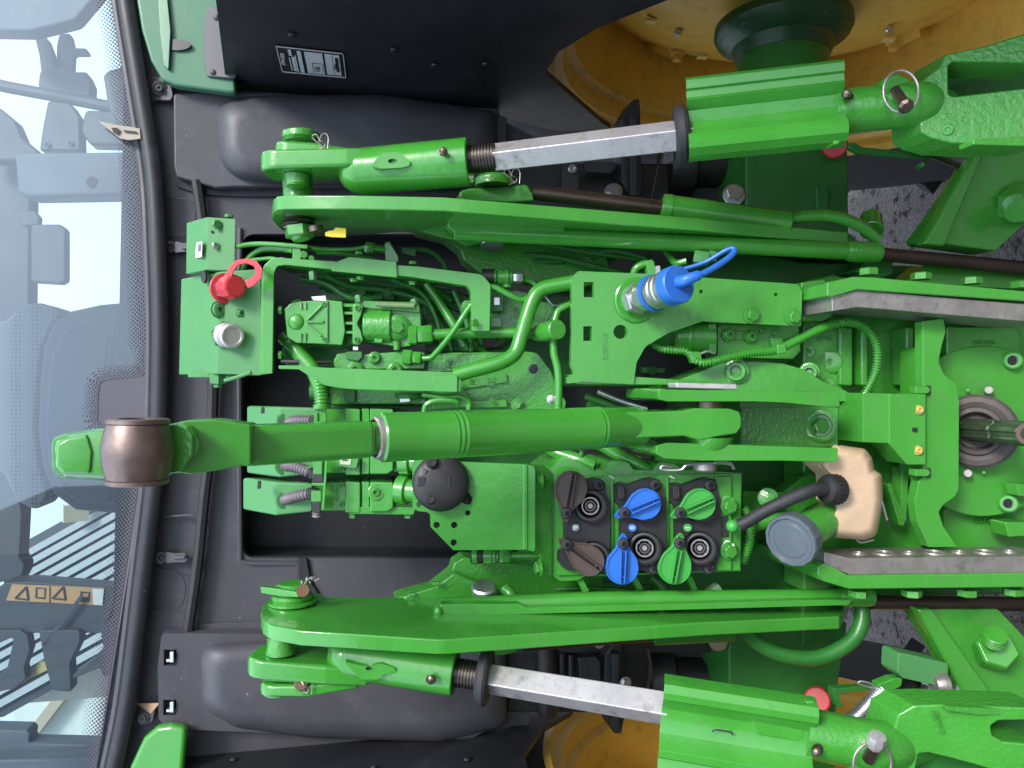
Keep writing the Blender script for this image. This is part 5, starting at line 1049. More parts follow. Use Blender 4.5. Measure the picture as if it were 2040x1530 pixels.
# ---- electro-hydraulic valve stack left of centre
def cap_block(v0, v1, u0, lab, slot=True):
    D2 = Dv(0, 1, 1.25)
    o = rb([(u0, v0), (u0 + 76, v0 + 2), (u0 + 76, v1 - 4), (u0, v1 + 4)], 40, 120, 'valve_cap', GPALE, T, 5, D2, seg=3, label=lab)
    return o
VC1 = cap_block(810, 948, 556, 'upper pale green valve cap box behind the top link bar')
VC2 = cap_block(960, 1024, 548, 'lower pale green valve cap box with grey ribbed hose')
rb([(520, 811), (526, 811), (526, 824), (519, 824)], 5, 12, 'cap_slot', INK, VC1, 1, r=2); rb([(513, 958), (519, 959), (519, 974), (512, 974)], 5, 12, 'cap_slot', INK, VC2, 1, r=2)
for (v0, v1, par) in ((812, 945, VC1), (958, 1020, VC2)):
    rb([(628, v0 + 2), (690, v0 + 4), (690, v1 - 2), (628, v1 - 2)], 60, 70, 'valve_section', GREEN, par, 3)
    rb([(688, v0 + 1), (718, v0 + 3), (718, v1 + 2), (688, v1 + 2)], 48, 90, 'valve_section', GDARK if 0 else GREEN, par, 3)
    rb([(720, v0 + 2), (736, v0 + 2), (736, v1), (720, v1)], 54, 80, 'valve_section', GREEN, par, 2)
    rb([(737, v0 + 2), (784, v0 + 3), (784, v1 - 8), (772, v1), (737, v1)], 40, 110, 'valve_section', GREEN, par, 4, r=4)
    rb([(784, v0 + 8), (850, v0 + 10), (850, v1 - 2), (784, v1 - 4)], 60, 90, 'valve_section', GREEN, par, 3)
bolt('sg', 748, 980, 38, 8, VC2, name='socket_plug'); MB().lathe(P(750, 980, 42), P(750, 980, 0), [(0, 17), (4, 17), (5, 15)], 28).make('plug_seat', GREEN, VC2)
MB().lathe(P(795, 975, 56), P(840, 980, 40), [(0, 30), (20, 30), (24, 24), (50, 22)], 28).make('round_union', GREEN, VC2); MB().lathe(P(800, 922, 56), P(840, 922, 46), [(0, 26), (20, 26), (24, 20), (50, 20)], 24).make('round_union', GREEN, VC1)
for u, v in ((680, 965), (680, 1004)): bolt('sg', u, v, 54, 5, VC2, name='cap_screw')
for u, v in ((683, 822), (682, 933), (688, 936)): bolt('sg', u, v, 54, 5, VC1, name='cap_screw')
rb([(690, 1010), (830, 1010), (824, 1026), (696, 1024)], 50, 40, 'base_rail', GREEN, VC2, 3, r=4)
for u in (704, 814): hexnut(u, 1022, 66, u, 1032, 66, 9, 'base_nut', GPALE, VC2)
rb([(667, 913), (716, 912), (710, 934), (676, 930)], 34, 10, 'coil_housing', GREEN, VC1, 4, r=4); rb([(676, 914), (700, 914), (698, 926), (678, 925)], 32, 2, 'printed_sticker', mat('pale_sticker', (.5, .6, .4), .5), VC1, 0); rb([(682, 916), (694, 916), (692, 918), (682, 918)], 31, 1, 'sticker_print', INK, VC1, 0)
# ribbed hoses with connectors
def rib(pts, r, mt, par, name='ribbed_hose', corr=6.5, label=None): return MB().tube(pts, r, 14, 8, corr=corr, amp=1.4).make(name, mt, par, label=label, sharp=60)
rib([(572, 842, 46), (590, 838, 30), (620, 838, 20)], 9, HOSE, VC1); rib([(566, 928, 46), (585, 929, 34), (605, 936, 26), (618, 942, 22)], 10, HOSE, VC1); rib([(566, 996, 44), (580, 992, 30), (600, 987, 22), (616, 984, 20)], 10, HOSE, VC2)
for u, v, par in ((568, 840, VC1), (564, 928, VC1), (566, 996, VC2)): MB().lathe(P(u, v, 44), P(u + 10, v, 20), [(0, 18), (3, 18), (4, 15)], 24).make('hose_grommet', GPALE, par)
for u, v in ((624, 838), (622, 944), (620, 984)):
    rb([(u - 8, v - 10), (u + 14, v - 9), (u + 14, v + 9), (u - 8, v + 10)], 8, 22, 'hose_connector', BLACK, VC2 if v > 960 else VC1, 2, r=2)
CN = rb([(629, 812), (650, 812), (650, 842), (629, 842)], 0, 26, 'harness_connector', GREEN, T, 2, r=2, label='connector block on the ribbed harness hose')
rb([(626, 822), (633, 822), (633, 860), (626, 860)], -4, 8, 'connector_clip', GREEN, CN, 1)
for (u0, v0, u1, v1, mt) in ((624, 908, 642, 945, GREEN), (622, 944, 644, 962, BLACK), (620, 962, 652, 968, GREEN), (620, 978, 640, 1000, GREEN), (622, 1000, 638, 1022, BLACK)): rb(rect(u0, v0, u1, v1), 2, 22, 'connector_piece', mt, CN, 2, r=2)
rb([(648, 912), (653, 912), (646, 1016), (641, 1016)], -2, 6, 'connector_rail', GREEN, CN, 1)
for v in (950, 985): rb(rect(610, v - 20, 620, v - 18), -2, 4, 'connector_clip', GREEN, CN, 0)
rib([(632, 1018, 12), (632, 1030, 14)], 9, HOSE, CN)
rib([(566, 672, 110), (585, 690, 90), (602, 712, 60), (622, 735, 30), (634, 762, 14), (640, 790, 8), (641, 812, 6)], 14, GREEN, CN, label='green ribbed harness hose curving round the bracket end')
MB().lathe(P(641, 806, 4), P(641, 815, 4), [(0, 17), (8, 17)], 20).make('hose_collar', GREEN, CN)
MB().tube([(560, 720, 40), (620, 722, 40), (660, 722, 50)], 4, 8).make('black_cable', BLACK, CN)
rib([(930, 668, 150), (950, 690, 150), (975, 712, 140)], 7, GREEN, CN)

# ---- couplers plate and socket
SP_ = rb(rnd([(822, 925), (826, 916), (1050, 925, 14), (1066, 930, 10), (1066, 1100, 10), (1050, 1095, 14), (903, 1096, 3), (858, 1050, 3), (857, 1024, 6), (850, 1020, 4), (832, 1018, 8), (822, 1010, 6)], 4), -30, 8, 'socket_plate', GREEN, T, 2, holes=[circ(835, 1005, 6), circ(870, 1046, 6.5), (circ(905, 1046, 6.5)), circ(904, 1081, 6.5), circ(932, 1022, 5.5), rnd([(916, 978), (930, 976), (942, 992), (938, 1006), (924, 1004), (914, 992)], 5)],
         label='green steel plate carrying the round black trailer socket')
rb([(1052, 926, 2), (1082, 926, 4), (1096, 938, 6), (1100, 955), (1100, 1146, 4), (1094, 1150, 2), (1078, 1120), (1074, 1104), (1052, 1097, 2)], lin(1050, -30, 1100, 6), 8, 'plate_flange', GREEN, SP_, 2)
MB().plate([(1042, 926), (1052, 926), (1052, 1096), (1042, 1096)], -33, 8).make('plate_fold', GREEN, SP_, bevel=3, seg=3)
SK = MB().lathe(P(878, 962, -30), P(878, 962, -200), [(0, 52), (8, 54), (12, 55), (22, 54), (26, 50), (30, 44), (33, 30), (35, 14), (35.5, .1)], 48).make('trailer_socket', BLACK, T, label='round black trailer socket cover with two screws', sharp=40)
for a in (150, 172, 195, 215): 
    th = R(a); MB().bar(P(878 + 52 * math.cos(th), 962 + 52 * math.sin(th), -52), P(878 + 34 * math.cos(th), 962 + 34 * math.sin(th), -62), 5, 3).make('cover_rib', BLACK, SK, bevel=1)
rb([(832, 950), (848, 950), (848, 970), (832, 970)], -66, 10, 'cover_latch', BLACK, SK, 2)
MB().plate(rect(874, 950, 896, 974), -64, 5, holes=[rect(877, 953, 883, 971), rect(887, 953, 893, 971)]).make('cover_emblem', BLACK, SK)
for u, v in ((860, 920), (857, 993)): MB().lathe(P(u, v, -50), P(u, v, -150), [(0, 12), (16, 12), (20, 9)], 20).make('screw_boss', BLACK, SK); bolt('ss', u, v, -64, 7, SK, name='screw')
rb([(905, 975), (935, 965), (945, 990), (930, 1008), (914, 1000)], -26, 10, 'spring_pocket', INK, SK, 2, r=6)
MB().tube([(918, 982, -34), (933, 1000, -30)], 7, 10, 1, corr=4, amp=1.4).make('hinge_spring', BLACK, SK)
bolt('gn', 1078, 957, -6, 13, SP_, n=Dv(0, -.3, 1)); bolt('gn', 1076, 1131, -6, 13, SP_, n=Dv(0, -.3, 1))
# fitting under the plate
FT = MB().lathe(P(940, 1107, 60), P(1080, 1107, 50), [(0, 10), (2, 18), (12, 18), (14, 12), (24, 12), (26, 19), (42, 19), (44, 17), (50, 17), (52, 14), (56, 14)], 20).make('pipe_fitting', GREEN, T, label='pipe fitting with black plug under the socket plate')
MB().lathe(P(938, 1107, 60), P(970, 1107, 58), [(0, 14), (2, 17), (24, 16), (26, 10)], 18).make('fitting_plug', BLACK, FT); hexnut(996, 1107, 56, 1018, 1107, 54, 15, 'fitting_nut', GREEN, FT); MB().tube([(1015, 1107, 54), (1080, 1107, 50)], 8, 12, 1).make('fitting_pipe', GREEN, FT)

# ---- coupler manifold
MF = rb([(1092, 936, 6), (1110, 922, 10), (1130, 912, 14), (1160, 925, 20), (1180, 938), (1205, 934), (1215, 918, 10), (1250, 920, 14), (1262, 936), (1300, 938), (1312, 920, 12), (1345, 925, 10), (1360, 936), (1478, 942, 2), (1476, 1138, 2), (1425, 1140), (1200, 1148), (1165, 1148), (1150, 1156, 14), (1115, 1158, 20), (1100, 1145, 4)], 14, 150, 'coupler_manifold', GREEN, T, 3, r=6, seg=3, holes=[circ(1176, 1008, 33, 28), circ(1182, 1112, 33, 28), circ(1284, 1008, 33, 28), circ(1284, 1092, 33, 28), circ(1394, 1008, 33, 28), circ(1394, 1092, 33, 28)],
        label='green manifold holding six quick couplers under brown, blue and green caps')
rb([(1104, 946, 4), (1212, 948, 4), (1476, 944, 2), (1474, 1136, 2), (1110, 1146, 4)], 4, 12, 'manifold_face', GREEN, MF, 2, holes=[circ(1176, 1008, 33, 28), circ(1182, 1112, 33, 28), circ(1284, 1008, 33, 28), circ(1284, 1092, 33, 28), circ(1394, 1008, 33, 28), circ(1394, 1092, 33, 28)])
for u in (1219, 1329): MB().bar(P(u, 950, 2), P(u, 1140, 2), 3, 4).make('face_rib', GREEN, MF, bevel=1.5)
rb([(1425, 949), (1458, 949), (1458, 1137), (1425, 1137)], -4, 12, 'face_step', GREEN, MF, 2)
def teardrop(pu, pv, cu, cv, r0, r1, name, mt, par, d, lab=None):
    ax2 = Vector((cu - pu, cv - pv)); L = ax2.length; ax2.normalize(); px = Vector((-ax2.y, ax2.x))
    def outl(gr):
        top = []; tip = -r0 * 2.0
        R1 = r1 + gr; R0 = r0 + gr
        top.append((tip - gr, .6)); top.append((tip + 4, 4.5 + gr * .5)); top.append((-r0 * .7, R0 * .95)); top.append((0, R0 + 1)); 
        for i in range(1, 8):
            t = i / 8; s_ = t * t * (3 - 2 * t); top.append((L * .78 * t, R0 + 1 + (R1 * .955 - R0 - 1) * s_))
        for i in range(0, 11):
            a = R(108 - i * 10.8); top.append((L + R1 * math.cos(a), R1 * math.sin(a)))
        pts2 = top + [(a, -b) for a, b in reversed(top[:-1])]
        return [tuple(Vector((pu, pv)) + ax2 * a + px * b) for a, b in pts2]
    o = MB().plate(outl(0), d, 7).make(name, mt, par, bevel=2.2, seg=3, label=lab)
    ring = [(p[0], p[1], d - 1.5) for p in outl(-2.2)]
    MB().tube(ring, 1.3, 6, 1, closed=True).make('cap_lip', mt, o)
    ang = 0.0
    for sgn in (-1, 1):
        s0 = Vector((pu, pv)) + ax2 * (r0 + 3) + px * sgn * 5; s1 = Vector((pu, pv)) + ax2 * (L + r1 * .86) + px * sgn * 4
        MB().bar(P(s0.x, s0.y, d - 4), P(s1.x, s1.y, d - 7), 1.1, 9).make('cap_fin', mt, o, bevel=.6)
    s0 = Vector((pu, pv)) + ax2 * (L + r1 * .5); MB().bar(P(*(s0 + px * 4.2), d - 4), P(*(s0 - px * 4.2), d - 4), 1.1, 6).make('cap_fin', mt, o, bevel=.5)
    s0 = Vector((pu, pv)) + ax2 * (r0 + 5); s1 = Vector((pu, pv)) + ax2 * (L + r1 * .7); MB().bar(P(s0.x, s0.y, d - .6), P(s1.x, s1.y, d - .6), 4, .8).make('cap_groove', INK if mt is not GCAP and mt is not BLUE else mt, o)
    k = kk(d)
    MB().lathe(P(pu, pv, d + 3), P(pu, pv, d - 60), [(0, 11), (12, 11), (16, 9.5), (17, 8)], 24).make('cap_washer', BLACK, o); bolt('ss', pu, pv, d - 13, 6, o, name='pivot_screw')
    return o
def coupler(u, v, par, r=20):
    MB().lathe(P(u, v, -26), P(u, v, 60), [(0, 33), (3, 31), (10, 30), (12, 24), (16, 22), (60, 20), (60, .1)], 40, cap=False).make('coupler_well', BLACK, par)
    c_ = MB().lathe(P(u, v, 40), P(u, v, -40), [(0, 19), (46, 19), (50, 17.5), (50, 15), (47, 14.5), (34, 14), (30, 10), (30, .1)], 32, cap=False).make('coupler', mat('coupler_steel', (.22, .205, .2), .28, metal=.85, var=.2) if 'coupler_steel' not in bpy.data.materials else bpy.data.materials['coupler_steel'], T, sharp=25)
    MB().lathe(P(u, v, 12), P(u, v, -40), [(0, 9), (12, 8), (15, 5), (15, .1)], 24).make('coupler_valve', bpy.data.materials['coupler_steel'], c_)
    for i in range(8):
        th = i * math.pi / 4; MB().ball(P(u + 14.6 * math.cos(th), v + 14.6 * math.sin(th), -4), 2, 8).make('coupler_ball', bpy.data.materials['coupler_steel'], c_)
groups = [('brown', BROWN, 1110, 1128, 'III'), ('blue', BLUE, 1222, 1240, 'II'), ('green', GCAP, 1332, 1350, 'I')]
for gi, (cn, cm, u0, um, num) in enumerate(groups):
    o_ = u0 - 1222
    fp = rnd([(1226 + o_, 968, 8), (1236 + o_, 962, 6), (1254 + o_, 966, 10), (1284 + o_, 955, 18), (1300 + o_, 952, 12), (1318 + o_, 962, 12), (1320 + o_, 980), (1327 + o_, 1000), (1327 + o_, 1100), (1318 + o_, 1124), (1316 + o_, 1138, 12), (1300 + o_, 1146, 12), (1285 + o_, 1138, 12), (1238 + o_, 1136, 16), (1226 + o_, 1120), (1226 + o_, 1098, 10), (1238 + o_, 1090), (1237 + o_, 1010), (1226 + o_, 1000, 8)], 6, 5)
    cA = (1284 + o_, 1008) if gi else (1176, 1008); cB = (1284 + o_, 1092)
    if gi == 0: cB = (1182, 1112)
    FP = MB().plate(fp, -12, 16, holes=[circ(cA[0], cA[1], 25, 32), circ(cB[0], cB[1], 25, 32)]).make('coupler_faceplate', BLACK, MF, bevel=2, seg=2, label='black faceplate marked ' + num)
    for c_ in (cA, cB):
        MB().lathe(P(c_[0], c_[1], -12), P(c_[0], c_[1], -60), [(0, 33), (8, 31), (9, 29), (9, 25), (-10, 23)], 40, cap=False).make('socket_rim', BLACK, MF)
        coupler(c_[0], c_[1], MF)
    for u, v in ((1305 + o_, 966), (1303 + o_, 1132)): MB().lathe(P(u, v, -10), P(u, v, -60), [(0, 12), (6, 11), (8, 9)], 20).make('screw_boss', BLACK, MF); bolt('ss', u, v, -18, 6.5, MF, name='screw')
    rb([(1231 + o_, 968), (1244 + o_, 968), (1246 + o_, 990), (1240 + o_, 996), (1231 + o_, 994)], -22, 10, 'faceplate_lug', BLACK, MF, 2)
    bt = MB().lathe(P(1260 + o_ - (1 if gi == 0 else 0), 1051, -12), P(1260 + o_, 1051, -60), [(0, 8.5), (4, 8.5), (5.5, 7), (5.5, .1)], 24).make('number_button', GREYC if gi == 0 else cm, MF)
    text('numeral', num, 1260 + o_ - (1 if gi == 0 else 0), 1051, -17.5, 13, WHITE, MF, th=.5, bold=.2)
mfd = -34
teardrop(1129, 1022, 1138, 971, 10, 33, 'coupler_cap', BROWN, T, mfd, 'upper brown cap swung open beside its coupler'); teardrop(1129, 1085, 1174, 1118, 10, 31, 'coupler_cap', BROWN, T, mfd, 'lower brown cap shut over its coupler')
teardrop(1244, 1022, 1287, 1004, 10, 31, 'coupler_cap', BLUE, T, mfd, 'upper blue cap shut over its coupler'); teardrop(1242, 1083, 1240, 1132, 10, 33, 'coupler_cap', BLUE, T, mfd, 'lower blue cap hanging open')
teardrop(1355, 1022, 1396, 1004, 10, 31, 'coupler_cap', GCAP, T, mfd, 'upper green cap shut over its coupler'); teardrop(1354, 1082, 1345, 1132, 10, 33, 'coupler_cap', GCAP, T, mfd, 'lower green cap hanging open')
for v in (1008, 1097):
    MB().lathe(P(1448, v - 4, -4), P(1448, v - 4, -60), [(0, 17), (3, 17), (4, 16)], 28).make('bolt_washer', ZINC if v > 1050 else GREEN, MF); bolt('gn', 1452, v, -8, 14, MF)
rb([(1434, 1030), (1450, 1028), (1452, 1070), (1434, 1070)], -8, 8, 'lever_slot', INK, MF, 1)
MB().tube([(1446, 1048, 10), (1456, 1048, -20)], 6, 10, 1).make('lever_stem', GREEN, MF); MB().ball(P(1459, 1048, -36), 12.5, 24).make('lever_knob', GCAP, MF, label='small green ball knob on the lever')
for (u, v, l) in ((1158, 1150, 26), (1268, 1150, 26), (1378, 1150, 30)):
    MB().plate([(u - 8, v - 4), (u + 2, v), (u + 12, v + l - 6), (u + 16, v + l), (u + 12, v + l + 8, 3), (u + 6, v + l + 10, 3), (u, v + l - 4), (u - 6, v + 8)], 26, 14, r=3).make('release_lever', GREEN, MF, bevel=3, seg=3)
rb([(1408, 1182), (1432, 1164), (1446, 1184)], 30, 20, 'steel_tab', mat('pale_worn_green', (.1, .2, .1), .5), MF, 1)
MB().tube([(1300, 1150, 90), (1318, 1170, 80), (1324, 1200, 80)], 12, 12).make('hose', GDARK, MF)
for u, v in ((1216, 953), (1336, 953)): rb([(u - 4, v - 3), (u, v - 6), (u + 8, v - 1), (u + 8, v + 2)], -4, 4, 'label_corner', mat('torn_label', (.45, .5, .4), .6) if u < 1300 else bpy.data.materials['torn_label'], MF, 0)
for pts in ([(1080, 884, 80), (1110, 902, 70), (1150, 915, 50), (1185, 928, 40)], [(1195, 884, 60), (1230, 905, 50), (1270, 925, 40), (1300, 940, 40)]):
    MB().tube(pts, 13, 16).make('supply_pipe', GREEN, MF)
for u, v in ((1093, 900), ): pass
bolt('gc', 1155, 904, 40, 7, MF, n=Dv(-.1, -.3, -1))

# ---- upper bracket plate with the blue capped coupling
UP_ = rb([(1139, 552, 8), (1152, 540, 8), (1300, 546), (1590, 566, 8), (1598, 580, 6), (1596, 650, 4), (1400, 640, 4), (1330, 664, 20), (1286, 690, 26), (1268, 722, 16), (1262, 766, 3), (1160, 760, 3), (1152, 762), (1130, 764, 2), (1129, 752, 2), (1144, 744, 6), (1137, 728, 6), (1139, 640)], 10, 12, 'bracket_plate', GREEN, T, 2, r=3,
         holes=[rect(1163, 562, 1183, 592), rect(1162, 650, 1179, 679), circ(1236, 661, 14, 28), circ(1397, 581, 4, 12), circ(1546, 587, 4, 12)], label='green bracket plate with square holes beside the blue capped coupling')
rb([(1132, 747), (1150, 744), (1290, 752), (1440, 762), (1440, 768), (1150, 766)], 16, 40, 'plate_edge', GREEN, UP_, 2)
for u, v in ((1498, 628), (1580, 632)): bolt('gn', u, v, 8, 13, UP_)
text('stamped_number', 'R289143', 1206, 690, 9, 15, GREEN, UP_, th=.8); 
MB().lathe(P(1268, 598, 10), P(1290, 592, -60), [(0, 46), (4, 46), (6, 43), (6, 34), (10, 34), (12, 30)], 40).make('coupling_flange', GREEN, UP_)
cp0, cp1 = P(1262, 598, 0), P(1352, 566, -120); n = (cp1 - cp0).normalized(); Lc = (cp1 - cp0).length / S
CP = MB().lathe(cp0, cp1, [(0, 27), (14, 27), (16, 22), (30, 22), (32, 29), (Lc * .50, 29), (Lc * .52, 33), (Lc * .6, 33), (Lc * .62, 30), (Lc * .64, 33), (Lc * .70, 33), (Lc * .72, 31), (Lc * .74, 34), (Lc * .84, 34)], 40).make('pressure_coupling', ZINC, T, sharp=25, label='silver quick coupling angled out under a blue cap')
MB().hexa(cp0, n, 31, 18).make('coupling_hexagon', ZINC, CP)
MB().lathe(cp0 + n * Lc * .42 * S, cp1, [(0, 31), (2, 36), (7, 36), (9, 31)], 40, cap=False).make('blue_ring', BLUE, CP)
MB().lathe(cp0 + n * Lc * .82 * S, cp1, [(0, 34), (2, 36), (24, 36), (27, 34), (28, 10), (30, 8), (30, .1)], 48, cap=False).make('blue_cap', BLUE, CP, sharp=25, label='blue plastic dust cap with looped strap')
MB().tube([(1352, 562, -125), (1366, 558, -138), (1382, 552, -140), (1392, 548, -138)], lambda t: 13 - 3 * t, 14, 5).make('strap_nub', BLUE, CP)
MB().tube([(1384, 552, -138), (1410, 540, -130), (1440, 522, -118), (1458, 508, -110), (1464, 498, -106), (1458, 495, -102), (1444, 500, -98), (1410, 520, -86), (1384, 530, -80), (1362, 536, -76)], 6.2, 12, 6, flat=.75).make('cap_strap', BLUE, CP)
for pts in ([(1262, 546, 30), (1268, 534, 26), (1284, 526, 24), (1302, 528, 24)],): MB().tube(pts, 8, 12).make('elbow_pipe', GREEN, UP_)
rb([(1288, 520), (1300, 516), (1306, 532), (1304, 560), (1292, 556)], 14, 16, 'hose_clamp', GREEN, UP_, 3, r=3); rb([(1298, 530), (1316, 528), (1318, 556), (1300, 556)], 18, 12, 'clamp_screw', ZINC, UP_, 2)
hexnut(1382, 512, 20, 1412, 516, 14, 14, 'large_nut', GPALE, UP_); hexnut(1412, 510, 24, 1428, 512, 20, 11, 'large_nut', GPALE, UP_)
MB().tube([(1325, 500, 90), (1335, 512, 60), (1346, 524, 40), (1368, 520, 30)], 7, 10).make('elbow_pipe', GREEN, UP_)
# valve below that plate
V4 = rb([(1430, 645), (1592, 648, 3), (1596, 700, 10), (1580, 716, 8), (1430, 712)], 70, 60, 'valve_block', GREEN, T, 4, r=3, label='valve block with two round ports below the bracket plate')
MB().cyl(P(1340, 672, 80), P(1422, 672, 80), 33, 34, 32, ch=4).make('solenoid', GREEN, V4); MB().lathe(P(1365, 672, 80), P(1385, 672, 80), [(0, 35), (2, 36), (8, 36), (10, 35)], 32).make('solenoid_band', GREEN, V4)
rb([(1412, 644), (1428, 644), (1428, 706), (1414, 700)], 50, 60, 'solenoid_flange', GREEN, V4, 3, r=3)
port(1451, 667, 66, 12, V4); port(1495, 670, 66, 12, V4); rb([(1450, 658), (1496, 660), (1496, 678), (1450, 678)], 68, 6, 'port_bridge', GREEN, V4, 2)
for u, v in ((1518, 660), (1543, 663)): bolt('gc', u, v, 66, 6, V4)
rb([(1536, 672), (1560, 672), (1560, 690), (1540, 694)], 56, 16, 'hose_clip', GREEN, V4, 2, r=2)
RH = rib([(1294, 676, 60), (1302, 686, 50), (1320, 695, 40), (1345, 698, 34), (1366, 700, 28), (1380, 712, 22), (1396, 722, 18), (1420, 720, 16), (1460, 710, 18), (1500, 702, 22), (1545, 698, 26), (1580, 682, 30), (1620, 662, 34), (1655, 648, 38), (1690, 642, 40), (1718, 650, 42), (1738, 670, 44), (1748, 700, 46), (1744, 740, 50), (1728, 776, 54), (1718, 790, 56)], 7.5, GREEN, T, 'ribbed_harness_hose', 6, label='green ribbed harness hose curving past the valve block')
rb([(1372, 700), (1396, 700), (1400, 722), (1380, 724)], 14, 16, 'hose_clip', GREEN, RH, 3, r=4); rb([(1548, 686), (1566, 684), (1568, 702), (1550, 706)], 16, 16, 'hose_clip', GREEN, RH, 3, r=3)
MB().tube([(1395, 705, 30), (1410, 700, 30), (1424, 704, 30)], 3, 8).make('cable_tie', ZINC, RH)

# ---- right side: housing face, frame plates, shaft cover
HF = rb([(1600, 560), (1660, 545), (1700, 556), (1840, 600), (1840, 1100), (1640, 1180), (1600, 1180)], 150, 80, 'gear_housing', GREEN, T, 6, r=8, label='green gear housing between the two silver rails')
rb([(1596, 562, 4), (1640, 556), (1660, 570), (1660, 630), (1640, 640), (1600, 640)], 60, 90, 'cast_shoulder', GREEN, HF, 6, r=6)
rb([(1600, 640), (1680, 640), (1680, 782), (1600, 782)], 110, 40, 'cast_panel', GCAST, HF, 4, r=6)
for (u0, u1) in ((1672, 1700), (1716, 1730), (1806, 1822)): rb([(u0, 650), (u1, 652), (u1, 770), (u0, 768)], 100, 46, 'cast_flute', GCAST, HF, 8, r=6, seg=4)
MB().lathe(P(1654, 721, 112), P(1654, 721, 0), [(0, 26), (3, 26), (5, 23), (6, 21), (6, 7), (1, 6), (1, .1)], 36).make('screw_plug', GREEN, HF)
text('cast_number', '58 18', 1640, 675, 108, 13, GCAST, HF, th=2, right=Dv(0, 0, -1), up=Dv(1, 0, 0)); text('cast_number', 'R21', 1616, 698, 108, 11, GCAST, HF, th=2, right=Dv(0, 0, -1), up=Dv(1, 0, 0))
for u, v in ((1612, 700), (1650, 765)): MB().lathe(P(u, v, 112), P(u, v, 0), [(0, 10), (3, 10), (3, 6), (1, 5)], 20).make('cast_mark', GCAST, HF)
# box cover
BX = MB(); BX.plate([(1671, 783), (1719, 783), (1719, 881), (1671, 876)], lin(1671, 60, 1719, -10), 60, r=0); BX.plate([(1719, 783), (1845, 785), (1845, 925), (1808, 925), (1771, 883), (1719, 881)], -10, 60)
BXo = BX.make('sensor_cover', GREEN, T, bevel=3, seg=3, label='folded green cover box beside the shaft guard')
rb([(1771, 784), (1845, 785), (1845, 926), (1808, 926), (1771, 884)], -14, 6, 'cover_sheet', GREEN, BXo, 2)
for u, v in ((1830, 816), (1828, 897)): MB().lathe(P(u, v, -12), P(u, v, -80), [(0, 10), (4, 10), (5, 9)], 24).make('washer', mat('worn_brass_green', (.25, .27, .08), .35, metal=.4) if 'worn_brass_green' not in bpy.data.materials else bpy.data.materials['worn_brass_green'], BXo); bolt('sy', u, v, -16, 6, BXo, name='cap_screw')
rb([(1820, 852), (1828, 852), (1828, 860), (1820, 860)], -18, 4, 'small_clip', INK, BXo, 0)
# curved frame plate
FR = rb([(1838, 640, 2), (1880, 634, 4), (1884, 660), (1876, 690, 10), (1870, 720, 16), (1880, 745, 16), (1905, 765, 14), (1911, 800), (1910, 975, 10), (1902, 990, 10), (1880, 1005, 10), (1870, 1020, 8), (1880, 1050), (1908, 1090, 2), (1850, 1090, 2), (1828, 1040, 16), (1822, 1000, 16), (1830, 960, 10), (1840, 950)], 0, 22, 'guard_frame', GREEN, T, 5, r=6, seg=4, label='curved green guard frame around the splined shaft')
rb([(1834, 700), (1842, 690), (1842, 945), (1832, 945)], 30, 60, 'frame_web', GREEN, FR, 3)
for v in (777, 942): rb(rnd([(1824, v - 7), (1850, v - 7), (1854, v), (1850, v + 7), (1824, v + 7)], 2), -14, 20, 'hinge_tab', GREEN, FR, 2); rb(rect(1848, v - 9, 1854, v + 9), -4, 4, 'hinge_slot', INK, FR, 0)
rb([(1768, 965), (1776, 962), (1802, 1030), (1805, 1040), (1800, 1050), (1792, 1046)], 90, 30, 'cast_rib', GCAST, FR, 4, r=3); rb([(1797, 930), (1812, 926), (1806, 1040), (1794, 1030)], 90, 30, 'cast_rib', GCAST, FR, 4, r=3)
for i, v in enumerate(range(940, 1030, 14)): MB().ball(P(1819, v, 30), 5, 8).make('weld_bead', GREEN, FR)
# shaft cover plate
PT = rb([(1886, 650), (2022, 652, 14), (2034, 668, 12), (2034, 760), (2040, 800), (2040, 930), (2028, 985), (2020, 1020, 16), (1886, 1018)], 74, 20, 'shaft_cover', GREEN, T, 4, r=4, label='green cover plate carrying the splined drive shaft')
MB().plate([(1880, 600), (2100, 600), (2100, 1110), (1880, 1110)], 104, 40).make('housing_face', GREEN, PT)
MB().lathe(P(1950, 858, 86), P(1950, 858, 86) + Dv(0, -1, 0), [(0, 178), (14, 178), (16, 176), (16, 170)], 64).make('round_step', GREEN, PT)
MB().lathe(P(1945, 859, 60), P(1945, 859, 0), [(4, 76), (14, 76), (20, 70), (22, 60), (18, 50), (26, 48), (28, 40), (20, 36), (6, 34), (6, .1)], 56).make('shaft_seal', mat('rusty_seal', (.075, .06, .055), .6, var=.35, dirt=(.16, .1, .07), damt=.5), PT)
MB().lathe(P(1950, 864, 56), P(1950, 864, 0), [(0, 92), (2, 90), (3, 76)], 40).make('oil_stain', bpy.data.materials['rusty_seal'], PT) if 0 else None
sp0, sp1 = P(1930, 856, 60), P(2044, 864, -90); n = (sp1 - sp0).normalized(); Ls = (sp1 - sp0).length / S
a_, b_, _ = basis(n); sh = MB(); vs = []; fs = []; NT = 6
def sec_r(i, n_): 
    ph = (i / n_ * NT) % 1; return 24 if ph < .5 else 20.5
N_ = 48
for (t, q) in ((0, 1), (Ls * .52, 1), (Ls * .53, .86), (Ls * .60, .86), (Ls * .61, 1), (Ls * .95, 1), (Ls, .88)):
    for i in range(N_): th = 2 * math.pi * i / N_; vs.append(sp0 + n * t * S + (a_ * math.cos(th) + b_ * math.sin(th)) * sec_r(i, N_) * q * S)
for j in range(6):
    for i in range(N_): fs.append((j * N_ + i, j * N_ + (i + 1) % N_, (j + 1) * N_ + (i + 1) % N_, (j + 1) * N_ + i))
fs.append(tuple(range(N_ - 1, -1, -1))); fs.append(tuple(range(6 * N_, 7 * N_))); sh.add(vs, fs)
